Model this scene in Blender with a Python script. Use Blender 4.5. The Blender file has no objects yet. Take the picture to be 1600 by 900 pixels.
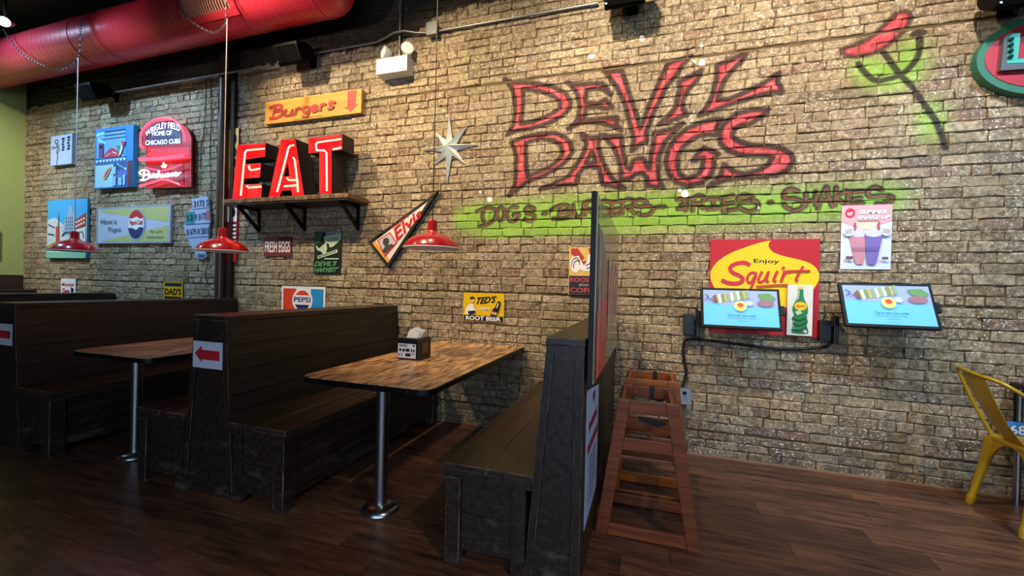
import bpy, bmesh, math, random
import numpy as np
from mathutils import Vector

random.seed(7); rng = np.random.default_rng(7)
SC = bpy.context.scene
COL = SC.collection

# ------------------------------------------------------------------ camera
F = 658.93; YAW, PITCH, ROLL = .313897, -.00548122, .02450267
H, D = 1.28, 3.57667                       # eye height, distance to the brick wall
_fw = np.array([-math.sin(YAW)*math.cos(PITCH), math.cos(YAW)*math.cos(PITCH), math.sin(PITCH)])
_r0 = np.array([math.cos(YAW), math.sin(YAW), 0.]); _u0 = np.cross(_r0, _fw)
CR = _r0*math.cos(ROLL) + _u0*math.sin(ROLL); CU = -_r0*math.sin(ROLL) + _u0*math.cos(ROLL); CW = _fw
CP = np.array([0, -D, H])
cam = bpy.data.cameras.new('camera'); cam.lens = F/1600*36; cam.sensor_width = 36; cam.clip_start = .05
co = bpy.data.objects.new('camera', cam); COL.objects.link(co)
from mathutils import Matrix
co.matrix_world = Matrix(((CR[0], CU[0], -CW[0], CP[0]), (CR[1], CU[1], -CW[1], CP[1]), (CR[2], CU[2], -CW[2], CP[2]), (0, 0, 0, 1)))
SC.camera = co

def at(x, y, Y=0.):
    """photo pixel -> point on the plane y = Y (parallel to the brick wall)"""
    d = CW + CR*(x-800)/F + CU*(450-y)/F
    return CP + d*((Y+D)/d[1])
def onz(x, y, z):
    d = CW + CR*(x-800)/F + CU*(450-y)/F
    return CP + d*((z-H)/d[2])

# ------------------------------------------------------------------ world, lights, exposure
SC.view_settings.view_transform = 'Standard'; SC.view_settings.look = 'None'
SC.view_settings.gamma = 1; SC.view_settings.use_curve_mapping = False
SC.view_settings.exposure = 0.22
w = bpy.data.worlds.new('world'); SC.world = w; w.use_nodes = True
w.node_tree.nodes['Background'].inputs[0].default_value = (.5, .6, .8, 1)
w.node_tree.nodes['Background'].inputs[1].default_value = .25

def aim(o, target):
    o.rotation_euler = (Vector(target)-Vector(o.location)).to_track_quat('-Z', 'Y').to_euler()
def spot(name, loc, target, energy, color, angle, blend=.9, size=.06):
    l = bpy.data.lights.new(name, 'SPOT'); l.energy = energy; l.color = color
    l.spot_size = math.radians(angle); l.spot_blend = blend; l.shadow_soft_size = size
    o = bpy.data.objects.new(name, l); COL.objects.link(o); o.location = loc; aim(o, target); return o
def area(name, loc, target, energy, color, sx, sy):
    l = bpy.data.lights.new(name, 'AREA'); l.shape = 'RECTANGLE'; l.size = sx; l.size_y = sy; l.energy = energy; l.color = color
    o = bpy.data.objects.new(name, l); COL.objects.link(o); o.location = loc; aim(o, target); return o
WARM = (1, .80, .52); NEUT = (1, .92, .80); COOL = (.74, .87, 1)
spot('ceiling_or_fill_spot', (-7.2, -1.9, 4.15), (-6.4, 0, 2.3), 290, (.44, .70, 1), 95)
spot('ceiling_or_fill_spot', (-5.4, -1.9, 4.15), (-5.3, 0, 2.4), 220, (.48, .73, 1), 70)
spot('ceiling_or_fill_spot', (-3.9, -1.9, 4.15), (-3.0, 0, 2.4), 390, (1, .78, .48), 76)
spot('ceiling_or_fill_spot', (-2.2, -1.9, 4.15), (-1.5, 0, 2.2), 340, (1, .76, .44), 85)
spot('ceiling_or_fill_spot', (-.7, -1.9, 4.15), (.2, 0, 2.6), 350, (1, .82, .58), 90)
spot('ceiling_or_fill_spot', (1.2, -1.9, 4.15), (1.3, 0, 2.9), 290, (1, .86, .68), 80)
spot('ceiling_or_fill_spot', (2.7, -2.4, 4.15), (2.0, 0, 1.1), 430, (.42, .66, 1), 60)  # added cool spot imitating daylight on the lower right wall
spot('ceiling_or_fill_spot', (1.9, -3.9, 4.15), (.9, -1.9, 0), 200, (1, .86, .72), 75)  # added downlight to brighten menu board, high chairs and right floor
spot('ceiling_or_fill_spot', (-7.3, -2.4, 4.15), (-8.5, -.8, 2.2), 330, NEUT, 75)  # unseen spot added to brighten the green side wall
spot('ceiling_or_fill_spot', (-1.45, -1.3, 4.15), (-1.45, -.85, .75), 110, (1, .82, .6), 32)  # added narrow spot brightening the near table top
spot('ceiling_or_fill_spot', (-3.55, -1.3, 4.15), (-3.5, -.85, .75), 70, (1, .72, .62), 32)  # added spot for the second table, pinkish like the neon light
spot('added_duct_highlight', (-5.3, -2.6, 3.2), (-5.15, -.5, 3.95), 42, (1, .85, .85), 30)  # added for a highlight on the duct, no fixture here
spot('added_duct_highlight', (-3.3, -2.6, 2.9), (-3.3, -.5, 3.9), 80, (1, .8, .7), 55)  # wider added spot to light up the red duct
area('front_window_light', (.8, -6.7, 1.9), (.3, 0, .9), 120, (.55, .74, 1), 5.5, 2.2)

# ------------------------------------------------------------------ materials
def lin(c):
    if isinstance(c, str):
        c = tuple(int(c[i:i+2], 16)/255 for i in (0, 2, 4))
    return tuple((v/12.92 if v <= .04045 else ((v+.055)/1.055)**2.4) for v in c)
MATS = {}
def node(nt, typ, **kw):
    n = nt.nodes.new(typ)
    for k, v in kw.items(): setattr(n, k, v)
    return n
def M(name, c='808080', rough=.5, metal=0., var=.12, scale=30., bump=0., emit=0., coat=0., stretch=None, spec=.5):
    if name in MATS: return MATS[name]
    m = bpy.data.materials.new(name); m.use_nodes = True; nt = m.node_tree; b = nt.nodes['Principled BSDF']
    c = lin(c)
    b.inputs['Roughness'].default_value = rough; b.inputs['Metallic'].default_value = metal
    b.inputs['Coat Weight'].default_value = coat; b.inputs['Specular IOR Level'].default_value = spec
    g = node(nt, 'ShaderNodeNewGeometry'); no = node(nt, 'ShaderNodeTexNoise'); no.inputs['Scale'].default_value = scale; no.inputs['Detail'].default_value = 5
    if stretch:
        mp = node(nt, 'ShaderNodeMapping'); mp.inputs['Scale'].default_value = stretch
        nt.links.new(g.outputs['Position'], mp.inputs['Vector']); nt.links.new(mp.outputs[0], no.inputs['Vector'])
    else: nt.links.new(g.outputs['Position'], no.inputs['Vector'])
    mx = node(nt, 'ShaderNodeMix', data_type='RGBA')
    mx.inputs[6].default_value = tuple(v*(1-var) for v in c)+(1,); mx.inputs[7].default_value = tuple(min(1, v*(1+var)) for v in c)+(1,)
    nt.links.new(no.outputs['Fac'], mx.inputs[0]); nt.links.new(mx.outputs[2], b.inputs['Base Color'])
    if bump:
        bp = node(nt, 'ShaderNodeBump'); bp.inputs['Strength'].default_value = bump; bp.inputs['Distance'].default_value = .003
        nt.links.new(no.outputs['Fac'], bp.inputs['Height']); nt.links.new(bp.outputs[0], b.inputs['Normal'])
    if emit:
        b.inputs['Emission Color'].default_value = c+(1,); b.inputs['Emission Strength'].default_value = emit
    MATS[name] = m; return m
def wood(name, dark, light, stretch, rough=.45, scuff=None, contrast=(.35, .7), objvar=.0, scale=1., bump=.15, coat=0.):
    if name in MATS: return MATS[name]
    m = bpy.data.materials.new(name); m.use_nodes = True; nt = m.node_tree; b = nt.nodes['Principled BSDF']; L = nt.links.new
    b.inputs['Roughness'].default_value = rough; b.inputs['Coat Weight'].default_value = coat; b.inputs['Coat Roughness'].default_value = .25
    g = node(nt, 'ShaderNodeNewGeometry'); oi = node(nt, 'ShaderNodeObjectInfo')
    mp = node(nt, 'ShaderNodeMapping'); mp.inputs['Scale'].default_value = stretch
    off = node(nt, 'ShaderNodeMath', operation='MULTIPLY'); off.inputs[1].default_value = 37.
    L(oi.outputs['Random'], off.inputs[0]); cx = node(nt, 'ShaderNodeCombineXYZ'); L(off.outputs[0], cx.inputs[0]); L(off.outputs[0], cx.inputs[2])
    L(g.outputs['Position'], mp.inputs['Vector']); L(cx.outputs[0], mp.inputs['Location'])
    no = node(nt, 'ShaderNodeTexNoise'); no.inputs['Scale'].default_value = scale; no.inputs['Detail'].default_value = 8; no.inputs['Roughness'].default_value = .65
    L(mp.outputs[0], no.inputs['Vector'])
    rp = node(nt, 'ShaderNodeValToRGB'); rp.color_ramp.elements[0].position = contrast[0]; rp.color_ramp.elements[1].position = contrast[1]
    rp.color_ramp.elements[0].color = lin(dark)+(1,); rp.color_ramp.elements[1].color = lin(light)+(1,)
    L(no.outputs['Fac'], rp.inputs[0]); out = rp.outputs[0]
    if objvar:
        mr = node(nt, 'ShaderNodeMapRange'); mr.inputs[3].default_value = 1-objvar; mr.inputs[4].default_value = 1+objvar; L(oi.outputs['Random'], mr.inputs[0])
        hs = node(nt, 'ShaderNodeHueSaturation'); L(mr.outputs[0], hs.inputs['Value']); L(out, hs.inputs['Color']); out = hs.outputs[0]
    if scuff:
        n2 = node(nt, 'ShaderNodeTexNoise'); n2.inputs['Scale'].default_value = 3; n2.inputs['Detail'].default_value = 10; n2.inputs['Roughness'].default_value = .75
        mp2 = node(nt, 'ShaderNodeMapping'); mp2.inputs['Scale'].default_value = (2., 1.2, 5.); L(g.outputs['Position'], mp2.inputs['Vector']); L(mp2.outputs[0], n2.inputs['Vector'])
        s = node(nt, 'ShaderNodeSeparateXYZ'); L(g.outputs['Position'], s.inputs[0])
        zr = node(nt, 'ShaderNodeMapRange'); zr.inputs[1].default_value = .05; zr.inputs[2].default_value = .5; zr.inputs[3].default_value = .10; zr.inputs[4].default_value = -.06; L(s.outputs[2], zr.inputs[0])
        ad = node(nt, 'ShaderNodeMath', operation='ADD'); L(n2.outputs['Fac'], ad.inputs[0]); L(zr.outputs[0], ad.inputs[1])
        r2 = node(nt, 'ShaderNodeMapRange'); r2.inputs[1].default_value = .60; r2.inputs[2].default_value = .80; r2.inputs[4].default_value = .7; L(ad.outputs[0], r2.inputs[0])
        mx = node(nt, 'ShaderNodeMix', data_type='RGBA'); mx.inputs[7].default_value = lin(scuff)+(1,); L(r2.outputs[0], mx.inputs[0]); L(out, mx.inputs[6]); out = mx.outputs[2]
    L(out, b.inputs['Base Color'])
    bp = node(nt, 'ShaderNodeBump'); bp.inputs['Strength'].default_value = bump; bp.inputs['Distance'].default_value = .002
    L(no.outputs['Fac'], bp.inputs['Height']); L(bp.outputs[0], b.inputs['Normal'])
    MATS[name] = m; return m
DARKW = wood('dark_stained_wood', '15100e', '3a2c26', (40, 1.2, 40), .42, scuff='6a6058', scale=1.)
WORN = wood('worn_edge_wood', '2a211c', '8a7a6a', (9, 5, 9), .5, contrast=(.42, .68), scale=1.)
SEATW = wood('dark_seat_wood', '1a1310', '453429', (40, 1.2, 40), .38, scale=1., scuff=None)
FLOORW = wood('dark_floor_wood', '33201a', '7c5540', (3.5, 30, 1), .36, objvar=.3, contrast=(.32, .72), bump=.08)
CHAIRW = wood('brown_chair_wood', '5a2c18', '8a4a26', (3, 3, 30), .35, bump=.05)
ORANGEW = wood('orange_chair_wood', '7a3e14', 'a85c20', (3, 3, 30), .35, bump=.05)
TABLEW = wood('distressed_table_wood', '3c1e10', 'e8b078', (30, 6, 1), .30, contrast=(.37, .60), objvar=.2, coat=.3)
BLACK = M('black_plastic', '0c0c0e', .35); BLACKM = M('black_metal', '101114', .4, .5)
STEEL = M('brushed_steel', 'a8abb0', .28, 1., var=.08); WHITE = M('white_paint', 'e2e6ea', .45, var=.03)
CONDUIT = M('galvanised_conduit', '8c9094', .4, .8)

# ------------------------------------------------------------------ mesh helpers
def root_loc(o):
    while o.parent: o = o.parent
    return np.array(o.location)
class MB:
    def __init__(s): s.v = []; s.f = []
    def add(s, vs, fs):
        n = len(s.v); s.v += [tuple(map(float, p)) for p in vs]; s.f += [tuple(i+n for i in f) for f in fs]; return s
    def box(s, x0, x1, y0, y1, z0, z1):
        v = [(x0, y0, z0), (x1, y0, z0), (x1, y1, z0), (x0, y1, z0), (x0, y0, z1), (x1, y0, z1), (x1, y1, z1), (x0, y1, z1)]
        return s.add(v, [(3, 2, 1, 0), (4, 5, 6, 7), (0, 1, 5, 4), (1, 2, 6, 5), (2, 3, 7, 6), (3, 0, 4, 7)])
    def hexa(s, q0, q1):                      # two quads, joined
        return s.add(list(q0)+list(q1), [(3, 2, 1, 0), (4, 5, 6, 7), (0, 1, 5, 4), (1, 2, 6, 5), (2, 3, 7, 6), (3, 0, 4, 7)])
    def prism(s, poly, y0, y1, axis='y'):     # poly in (x,z) for axis y, (y,z) for axis x, (x,y) for axis z
        n = len(poly)
        def P(a, b, t): return (a, t, b) if axis == 'y' else ((t, a, b) if axis == 'x' else (a, b, t))
        v = [P(a, b, y0) for a, b in poly]+[P(a, b, y1) for a, b in poly]
        return s.add(v, [tuple(range(n)), tuple(range(2*n-1, n-1, -1))]+[(i, i+n, (i+1) % n+n, (i+1) % n) for i in range(n)])
    def tube(s, pts, r, n=8, cap=True, squash=None):
        pts = [np.array(p, float) for p in pts]; rr = r if hasattr(r, '__len__') else [r]*len(pts)
        k = len(pts); vs = []; up = None
        for i, p in enumerate(pts):
            t = pts[min(i+1, k-1)]-pts[max(i-1, 0)]; t /= (np.linalg.norm(t)+1e-12)
            if up is None: up = np.array([0, 0, 1.]) if abs(t[2]) < .9 else np.array([0, 1., 0])
            a = np.cross(t, up); a /= np.linalg.norm(a)+1e-12; b = np.cross(a, t); up = b
            for j in range(n):
                an = 2*math.pi*j/n; vs.append(p+rr[i]*(a*math.cos(an)+b*math.sin(an)*(squash or 1)))
        fs = [(i*n+j, i*n+(j+1) % n, (i+1)*n+(j+1) % n, (i+1)*n+j) for i in range(k-1) for j in range(n)]
        if cap: fs += [tuple(range(n-1, -1, -1)), tuple(range((k-1)*n, k*n))]
        return s.add(vs, fs)
    def lathe(s, prof, c, n=32):              # prof: (r, z)
        k = len(prof); vs = [(c[0]+r*math.cos(2*math.pi*j/n), c[1]+r*math.sin(2*math.pi*j/n), c[2]+z) for r, z in prof for j in range(n)]
        return s.add(vs, [(i*n+j, i*n+(j+1) % n, (i+1)*n+(j+1) % n, (i+1)*n+j) for i in range(k-1) for j in range(n)])
    def build(s, name, mat, parent=None, smooth=False, bevel=0., label=None, kind=None, worn=None):
        me = bpy.data.meshes.new(name); v = np.array(s.v)
        if parent is not None: v = v-root_loc(parent)
        me.from_pydata([tuple(p) for p in v], [], s.f)
        bm = bmesh.new(); bm.from_mesh(me)
        if bevel: 
            bmesh.ops.remove_doubles(bm, verts=bm.verts, dist=1e-5)
            bmesh.ops.bevel(bm, geom=list(bm.edges), offset=bevel, segments=2, profile=.6, affect='EDGES', clamp_overlap=True, material=1 if worn else -1)
        bmesh.ops.recalc_face_normals(bm, faces=bm.faces); bm.to_mesh(me); bm.free()
        if smooth:
            for p in me.polygons: p.use_smooth = True
            try: me.set_sharp_from_angle(angle=math.radians(40))
            except Exception: pass
        me.materials.append(mat)
        if worn: me.materials.append(worn)
        o = bpy.data.objects.new(name, me); COL.objects.link(o)
        if parent is not None: o.parent = parent
        if label: o['label'] = label
        if kind: o['kind'] = kind
        return o
def box(*a): return MB().box(*a)
def thing(name, label, cat, loc=(0, 0, 0), group=None):
    o = bpy.data.objects.new(name, None); COL.objects.link(o); o.location = loc; o.empty_display_size = .05
    o['label'] = label; o['category'] = cat
    if group: o['group'] = group
    return o
def struct(o, label=None, cat=None):
    o['kind'] = 'structure'
    if label: o['label'] = label
    if cat: o['category'] = cat
    return o
def copy_tree(o, parent=None):
    c = o.copy(); COL.objects.link(c); c.parent = parent
    for ch in list(o.children): copy_tree(ch, c)
    return c

# flat print on planes parallel to the wall (or any plane given by a mapping function)
def earmesh(pts3):
    return [tuple(p) for p in pts3], [tuple(range(len(pts3)))]
_tc = {}
def text_geo(body, bold=0.):
    k = (body, bold)
    if k in _tc: return _tc[k]
    cu = bpy.data.curves.new('t', 'FONT'); cu.body = body; cu.offset = bold; cu.resolution_u = 3; cu.fill_mode = 'FRONT'
    o = bpy.data.objects.new('t', cu); COL.objects.link(o)
    dg = bpy.context.evaluated_depsgraph_get(); me = bpy.data.meshes.new_from_object(o.evaluated_get(dg))
    v = np.array([p.co[:2] for p in me.vertices]); f = [tuple(p.vertices) for p in me.polygons]
    bpy.data.objects.remove(o); bpy.data.curves.remove(cu); bpy.data.meshes.remove(me)
    v = (v-v.min(0))/(v.max(0)-v.min(0)); _tc[k] = (v, f); return _tc[k]
class Face:
    """printing surface: mp(px,py,d) maps sign coordinates to a 3-D point d metres in front of the face"""
    def __init__(s, mp, parent): s.mp = mp; s.par = parent; s.k = 0
    def d(s): s.k += 1; return .0006+.0009*s.k
    def poly(s, name, pts, mat, d=None, **kw):
        d = d or s.d(); return MB().add(*earmesh([s.mp(x, y, d) for x, y in pts])).build(name, mat, s.par, **kw)
    def polys(s, name, polys, mat, d=None):
        d = d or s.d(); b = MB()
        for pts in polys: b.add(*earmesh([s.mp(x, y, d) for x, y in pts]))
        return b.build(name, mat, s.par, kind='stuff' if len(polys) > 1 else None)
    def ell(s, name, cx, cy, rx, ry, mat, n=28, a0=0, a1=360, d=None):
        return s.poly(name, [(cx+rx*math.cos(math.radians(a0+(a1-a0)*i/n)), cy+ry*math.sin(math.radians(a0+(a1-a0)*i/n))) for i in range(n if a1-a0 == 360 else n+1)], mat, d)
    def text(s, name, body, tl, tr, br, bl, mat, bold=0., slant=0., d=None):
        v, f = text_geo(body, bold); d = d or s.d(); out = []
        for a, b in v:
            a2 = a+slant*(b-.5)
            x = (tl[0]*(1-a2)+tr[0]*a2)*b+(bl[0]*(1-a2)+br[0]*a2)*(1-b); y = (tl[1]*(1-a2)+tr[1]*a2)*b+(bl[1]*(1-a2)+br[1]*a2)*(1-b)
            out.append(s.mp(x, y, d))
        return MB().add(out, f).build(name, mat, s.par)
    def strokes(s, name, lines, wd, mat, d=None):
        d = d or s.d(); b = MB()
        for ln in lines:
            ln = smooth_line(ln) if len(ln) > 2 else ln
            ribbon(b, ln, wd, lambda x, y, e: s.mp(x, y, d+e))
        return b.build(name, mat, s.par, kind='stuff' if len(lines) > 1 else None)
def smooth_line(p, k=6):
    p = [np.array(q, float) for q in p]; out = []
    for i in range(len(p)-1):
        a, b, c, d = p[max(i-1, 0)], p[i], p[i+1], p[min(i+2, len(p)-1)]
        for t in np.linspace(0, 1, k, endpoint=False):
            out.append(.5*((2*b)+(c-a)*t+(2*a-5*b+4*c-d)*t*t+(3*b-a-3*c+d)*t**3))
    return out+[p[-1]]
def ribbon(b, ln, wd, mp):
    ln = [np.array(q, float) for q in ln]; n = len(ln); L = []; R = []
    for i, p in enumerate(ln):
        t = ln[min(i+1, n-1)]-ln[max(i-1, 0)]; t /= np.linalg.norm(t)+1e-9; q = np.array([-t[1], t[0]])*wd/2
        if i == 0: p = p-t*wd*.3
        if i == n-1: p = p+t*wd*.3
        L.append(p+q); R.append(p-q)
    ee = [.0007*i/n for i in range(n)]
    v = [mp(p[0], p[1], e) for p, e in zip(L, ee)]+[mp(p[0], p[1], e) for p, e in zip(R, ee)]
    b.add(v, [(i, i+1, n+i+1, n+i) for i in range(n-1)])
def Z(x0, y0, s, pts): return [(x0+s*a, y0+s*b) for a, b in pts]
def wallface(parent, Y): return Face(lambda x, y, d: at(x, y, Y-d), parent)
def sign(name, label, cat, quad, Y=-.02, th=.012, mat=None, edge=None, group=None, bevel=0., gap=.0):
    """flat sign whose front lies at y=Y; quad = photo corners TL,TR,BR,BL, straightened to an upright rectangle"""
    P = [at(x, y, Y) for x, y in quad]
    x0 = (P[0][0]+P[3][0])/2; x1 = (P[1][0]+P[2][0])/2; z1 = (P[0][2]+P[1][2])/2; z0 = (P[2][2]+P[3][2])/2
    t = thing(name, label, cat, ((x0+x1)/2, Y+th, z0), group)
    box(x0, x1, Y, Y+th, z0, z1).build('panel', mat, t, bevel=bevel)
    fc = Face(lambda u, v, d: np.array([x0+(x1-x0)*u, Y-d, z1+(z0-z1)*v]), t)     # unit coordinates, v down
    fp = wallface(t, Y); fp.rect = (x0, x1, z0, z1)
    return t, fc, fp

# ------------------------------------------------------------------ graffiti and light-spot masks (computed here, no file)
GX0, GX1, GZ0, GZ1, GP = -1.75, 2.45, 1.70, 3.42, .0025
GW, GH = int((GX1-GX0)/GP), int((GZ1-GZ0)/GP)
def g2(pts):
    P = [at(x, y, -.008) for x, y in pts]
    return np.array([((p[0]-GX0)/GP, (p[2]-GZ0)/GP) for p in P])
def fill(mask, pts, val=1.):
    q = g2(pts); x0, y0 = np.maximum(q.min(0).astype(int)-1, 0); x1, y1 = np.minimum(q.max(0).astype(int)+2, (GW, GH))
    if x1 <= x0 or y1 <= y0: return
    yy, xx = np.mgrid[y0:y1, x0:x1]; ins = np.zeros(xx.shape, bool)
    for i in range(len(q)):
        (ax, ay), (bx, by) = q[i], q[(i+1) % len(q)]
        if ay == by: continue
        c = ((ay > yy) != (by > yy)) & (xx < (bx-ax)*(yy-ay)/(by-ay)+ax); ins ^= c
    mask[y0:y1, x0:x1][ins] = val
def brush(mask, pts, rad, soft=.45, val=1., closed=False):
    q = g2(pts); 
    if closed: q = np.vstack([q, q[:1]])
    for a, b in zip(q[:-1], q[1:]):
        lo = np.maximum(np.minimum(a, b)-rad*2, 0).astype(int); hi = np.minimum(np.maximum(a, b)+rad*2+1, (GW, GH)).astype(int)
        if (hi <= lo).any(): continue
        yy, xx = np.mgrid[lo[1]:hi[1], lo[0]:hi[0]]; dd = b-a; L2 = dd@dd+1e-9
        t = np.clip(((xx-a[0])*dd[0]+(yy-a[1])*dd[1])/L2, 0, 1); ds = np.hypot(xx-a[0]-t*dd[0], yy-a[1]-t*dd[1])
        m = np.clip((rad*(1+soft)-ds)/(2*soft*rad), 0, 1)*val; sub = mask[lo[1]:hi[1], lo[0]:hi[0]]; np.maximum(sub, m, out=sub)
def blur(m, r):
    k = np.ones(2*r+1)/(2*r+1)
    for _ in range(2):
        c = np.cumsum(np.pad(m, ((0, 0), (r+1, r)), mode='edge'), 1); m = (c[:, 2*r+1:]-c[:, :-2*r-1])/(2*r+1)
        c = np.cumsum(np.pad(m, ((r+1, r), (0, 0)), mode='edge'), 0); m = (c[2*r+1:]-c[:-2*r-1])/(2*r+1)
    return m
def za(p): return Z(780, 80, .2557, p)
def zb(p): return Z(1000, 60, .2778, p)
def zc(p): return Z(1160, 0, .2778, p)
def ze(p): return Z(720, 280, .225, p)
def zf(p): return Z(1040, 270, .2375, p)
LET = [
 (za([(30,170),(80,190),(200,195),(320,215),(400,250),(437,310),(425,355),(380,400),(300,440),(200,470),(110,485),(45,510),(80,460),(95,380),(95,300),(75,220)]),
  za([(140,230),(250,245),(330,275),(375,315),(365,350),(310,390),(220,425),(130,445),(140,380),(145,300)])),
 (za([(415,190),(450,205),(540,200),(625,195),(650,215),(680,265),(640,235),(600,230),(530,240),(525,280),(530,315),(600,320),(650,295),(690,345),(650,350),(600,340),(530,345),(520,400),(510,415),(560,420),(640,410),(722,403),(715,440),(745,487),(690,455),(620,440),(540,430),(490,440),(420,475),(480,420),(490,350),(480,270),(455,225)]), None),
 ([(943.7,110.7),(971.8,110.7),(984.6,151.6),(994.8,179.7),(1000.4,200.2),(1007.6,182.3),(1017.8,154.2),(1031.9,123.5),(1041.7,101.7),(1050,96.1),(1079.2,87.8),(1066.7,101.7),(1055.6,118.3),(1041.7,135),(1030.6,157.2),(1019.4,179.5),(1009.7,204.5),(1010.1,220.6),(997.3,227),(986.6,236),(989.7,218),(984.6,195),(976.9,164.4),(964.1,136.3)], None),
 (zb([(345,180),(320,235),(270,290),(240,350),(240,400),(265,430),(210,450),(105,485),(165,430),(205,380),(215,320),(225,280),(218,240),(270,220)]), None),
 (zb([(600,75),(570,130),(510,190),(470,240),(450,290),(437,345),(500,340),(600,300),(690,255),(780,195),(775,240),(800,305),(740,305),(640,330),(550,355),(480,380),(420,405),(330,435),(380,380),(410,310),(430,230),(432,150),(520,120)]), None),
 (za([(70,560),(150,525),(250,505),(340,500),(400,525),(440,570),(445,620),(400,680),(330,730),(250,770),(170,800),(110,845),(55,885),(95,820),(100,740),(100,640),(90,590)]),
  za([(165,560),(250,535),(330,545),(375,575),(385,620),(360,665),(290,720),(170,765),(165,700),(160,620)])),
 (za([(500,510),(560,530),(610,525),(605,580),(620,640),(650,710),(690,780),(765,840),(700,830),(630,815),(620,770),(610,715),(560,705),(510,715),(480,760),(465,815),(400,815),(250,845),(340,805),(420,765),(480,680),(520,610),(530,560)]),
  za([(565,610),(590,680),(530,685)])),
 (za([(620,510),(680,520),(745,515),(750,570),(760,640),(780,710),(800,720),(815,670),(845,655),(885,655),(900,700),(915,720),(925,650),(940,570),(945,500)])+zb([(180,510),(240,475),(190,530),(140,580),(110,650),(100,720),(105,790),(130,840),(45,830)])+za([(900,770),(870,745),(830,755),(800,780),(740,785),(745,740),(730,660),(700,590),(660,545)]), None),
 (zb([(460,455),(430,500),(425,545),(390,540),(340,545),(290,570),(240,610),(215,660),(210,720),(225,770),(270,790),(320,770),(350,730),(355,670),(295,690),(330,640),(360,615),(440,650),(415,680),(415,730),(390,780),(340,815),(270,830),(200,810),(160,760),(145,690),(160,620),(200,560),(260,510),(340,475),(400,460)]), None),
 (zb([(720,400),(670,450),(620,480),(570,490),(530,510),(520,550),(550,580),(620,600),(720,605),(800,620),(850,650),(860,690),(830,740),(770,770),(680,780),(560,785),(480,795),(385,830),(450,780),(470,710),(520,745),(590,765),(660,745),(720,710),(745,670),(710,660),(640,660),(560,655),(490,630),(450,590),(448,530),(470,480),(530,430),(620,405)]), None),
]
def ov(cx, cy, rx, ry): return [(cx+rx*math.cos(a), cy+ry*math.sin(a)) for a in np.linspace(-1.9, 4.5, 14)]
SMALL = [ze(l) for l in (
 [(110,225),(170,200),(230,205),(245,240),(225,285),(180,315),(135,325)], [(155,210),(150,270),(165,305)], ov(275,240,24,46),
 [(390,195),(345,198),(320,245),(335,285),(370,290),(395,270),(402,245),(365,250)], [(510,205),(470,190),(445,210),(460,235),(500,245),(510,268),(480,290),(445,280)], [(570,240),(592,238)],
 [(625,215),(680,185),(735,180),(745,205),(700,230),(755,235),(770,250),(720,270),(640,275)], [(690,195),(680,250)], [(780,180),(785,230),(810,262),(840,250),(850,200),(848,175)],
 [(868,175),(862,245)], [(850,168),(900,150),(945,165),(930,195),(870,215)], [(880,205),(925,245)], [(1030,160),(990,150),(965,180),(975,230),(1015,235),(1018,205),(990,205)],
 [(1048,165),(1042,250)], [(1045,165),(1110,150)], [(1045,208),(1100,202)], [(1042,250),(1120,236)],
 [(1122,160),(1115,230)], [(1110,160),(1160,138),(1200,150),(1190,180),(1130,200)], [(1160,195),(1205,238)],
 [(1290,160),(1245,140),(1210,160),(1225,190),(1300,185),(1335,205),(1310,240),(1260,250),(1225,235)], [(1350,196),(1382,190)], [(1403,194),(1412,190)])]
SMALL += [zf(l) for l in (
 [(75,175),(150,172)], [(115,180),(130,245)], [(100,212),(145,208)], [(80,238),(140,234)], [(182,178),(176,248)], [(165,175),(215,150),(250,165),(235,195),(185,205)], [(205,205),(250,232)],
 [(270,175),(345,170)], [(308,175),(316,235)], [(275,240),(362,232)], [(380,165),(378,252)], [(380,165),(440,150)], [(385,205),(440,195)], [(380,252),(468,238)],
 [(570,160),(520,145),(475,165),(490,190),(570,180),(605,200),(600,235),(550,255),(500,240),(480,225)], [(683,195),(697,194)],
 [(868,122),(820,105),(780,130),(785,165),(850,170),(905,195),(895,230),(840,248),(790,225),(778,205)], [(922,138),(920,218)], [(985,128),(986,212)], [(920,185),(985,180)],
 [(1000,235),(1020,170),(1055,95),(1070,150),(1095,218)], [(1020,182),(1085,172)], [(1120,100),(1110,212)], [(1192,118),(1125,160),(1188,208)],
 [(1197,125),(1197,208)], [(1195,125),(1295,122)], [(1195,178),(1280,165)], [(1195,208),(1292,200)],
 [(1420,112),(1370,95),(1330,125),(1345,155),(1420,150),(1485,155),(1490,180),(1450,205),(1390,205)])]
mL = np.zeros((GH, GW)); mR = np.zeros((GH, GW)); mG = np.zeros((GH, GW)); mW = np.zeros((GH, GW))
fill(mG, [(690,336),(730,322),(930,303),(1100,300),(1300,292),(1400,290),(1425,308),(1395,330),(1250,346),(1080,358),(930,368),(760,374),(705,352)])
for cx, cy, rx, ry in ((810, 420, 190, 75), (700, 390, 90, 70), (960, 330, 70, 130), (1060, 680, 75, 110), (830, 460, 120, 50)):
    fill(mG, zc([(cx+rx*math.cos(a), cy+ry*math.sin(a)) for a in np.linspace(0, 6.28, 24)]))
mG = blur(mG, 22)
for o_, h_ in LET:
    fill(mR, o_)
    if h_: fill(mR, h_, 0.)
SAUS = zc([(555,280),(600,260),(680,235),(750,190),(810,130),(860,80),(910,62),(945,85),(940,130),(905,180),(850,230),(790,275),(720,305),(640,320),(575,310)])
fill(mR, SAUS); mR = blur(mR, 2)
for o_, h_ in LET:
    brush(mL, o_, 8.5, .4, .97, True)
    if h_: brush(mL, h_, 8.5, .4, .97, True)
brush(mL, SAUS, 7, .5, .85, True)
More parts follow.
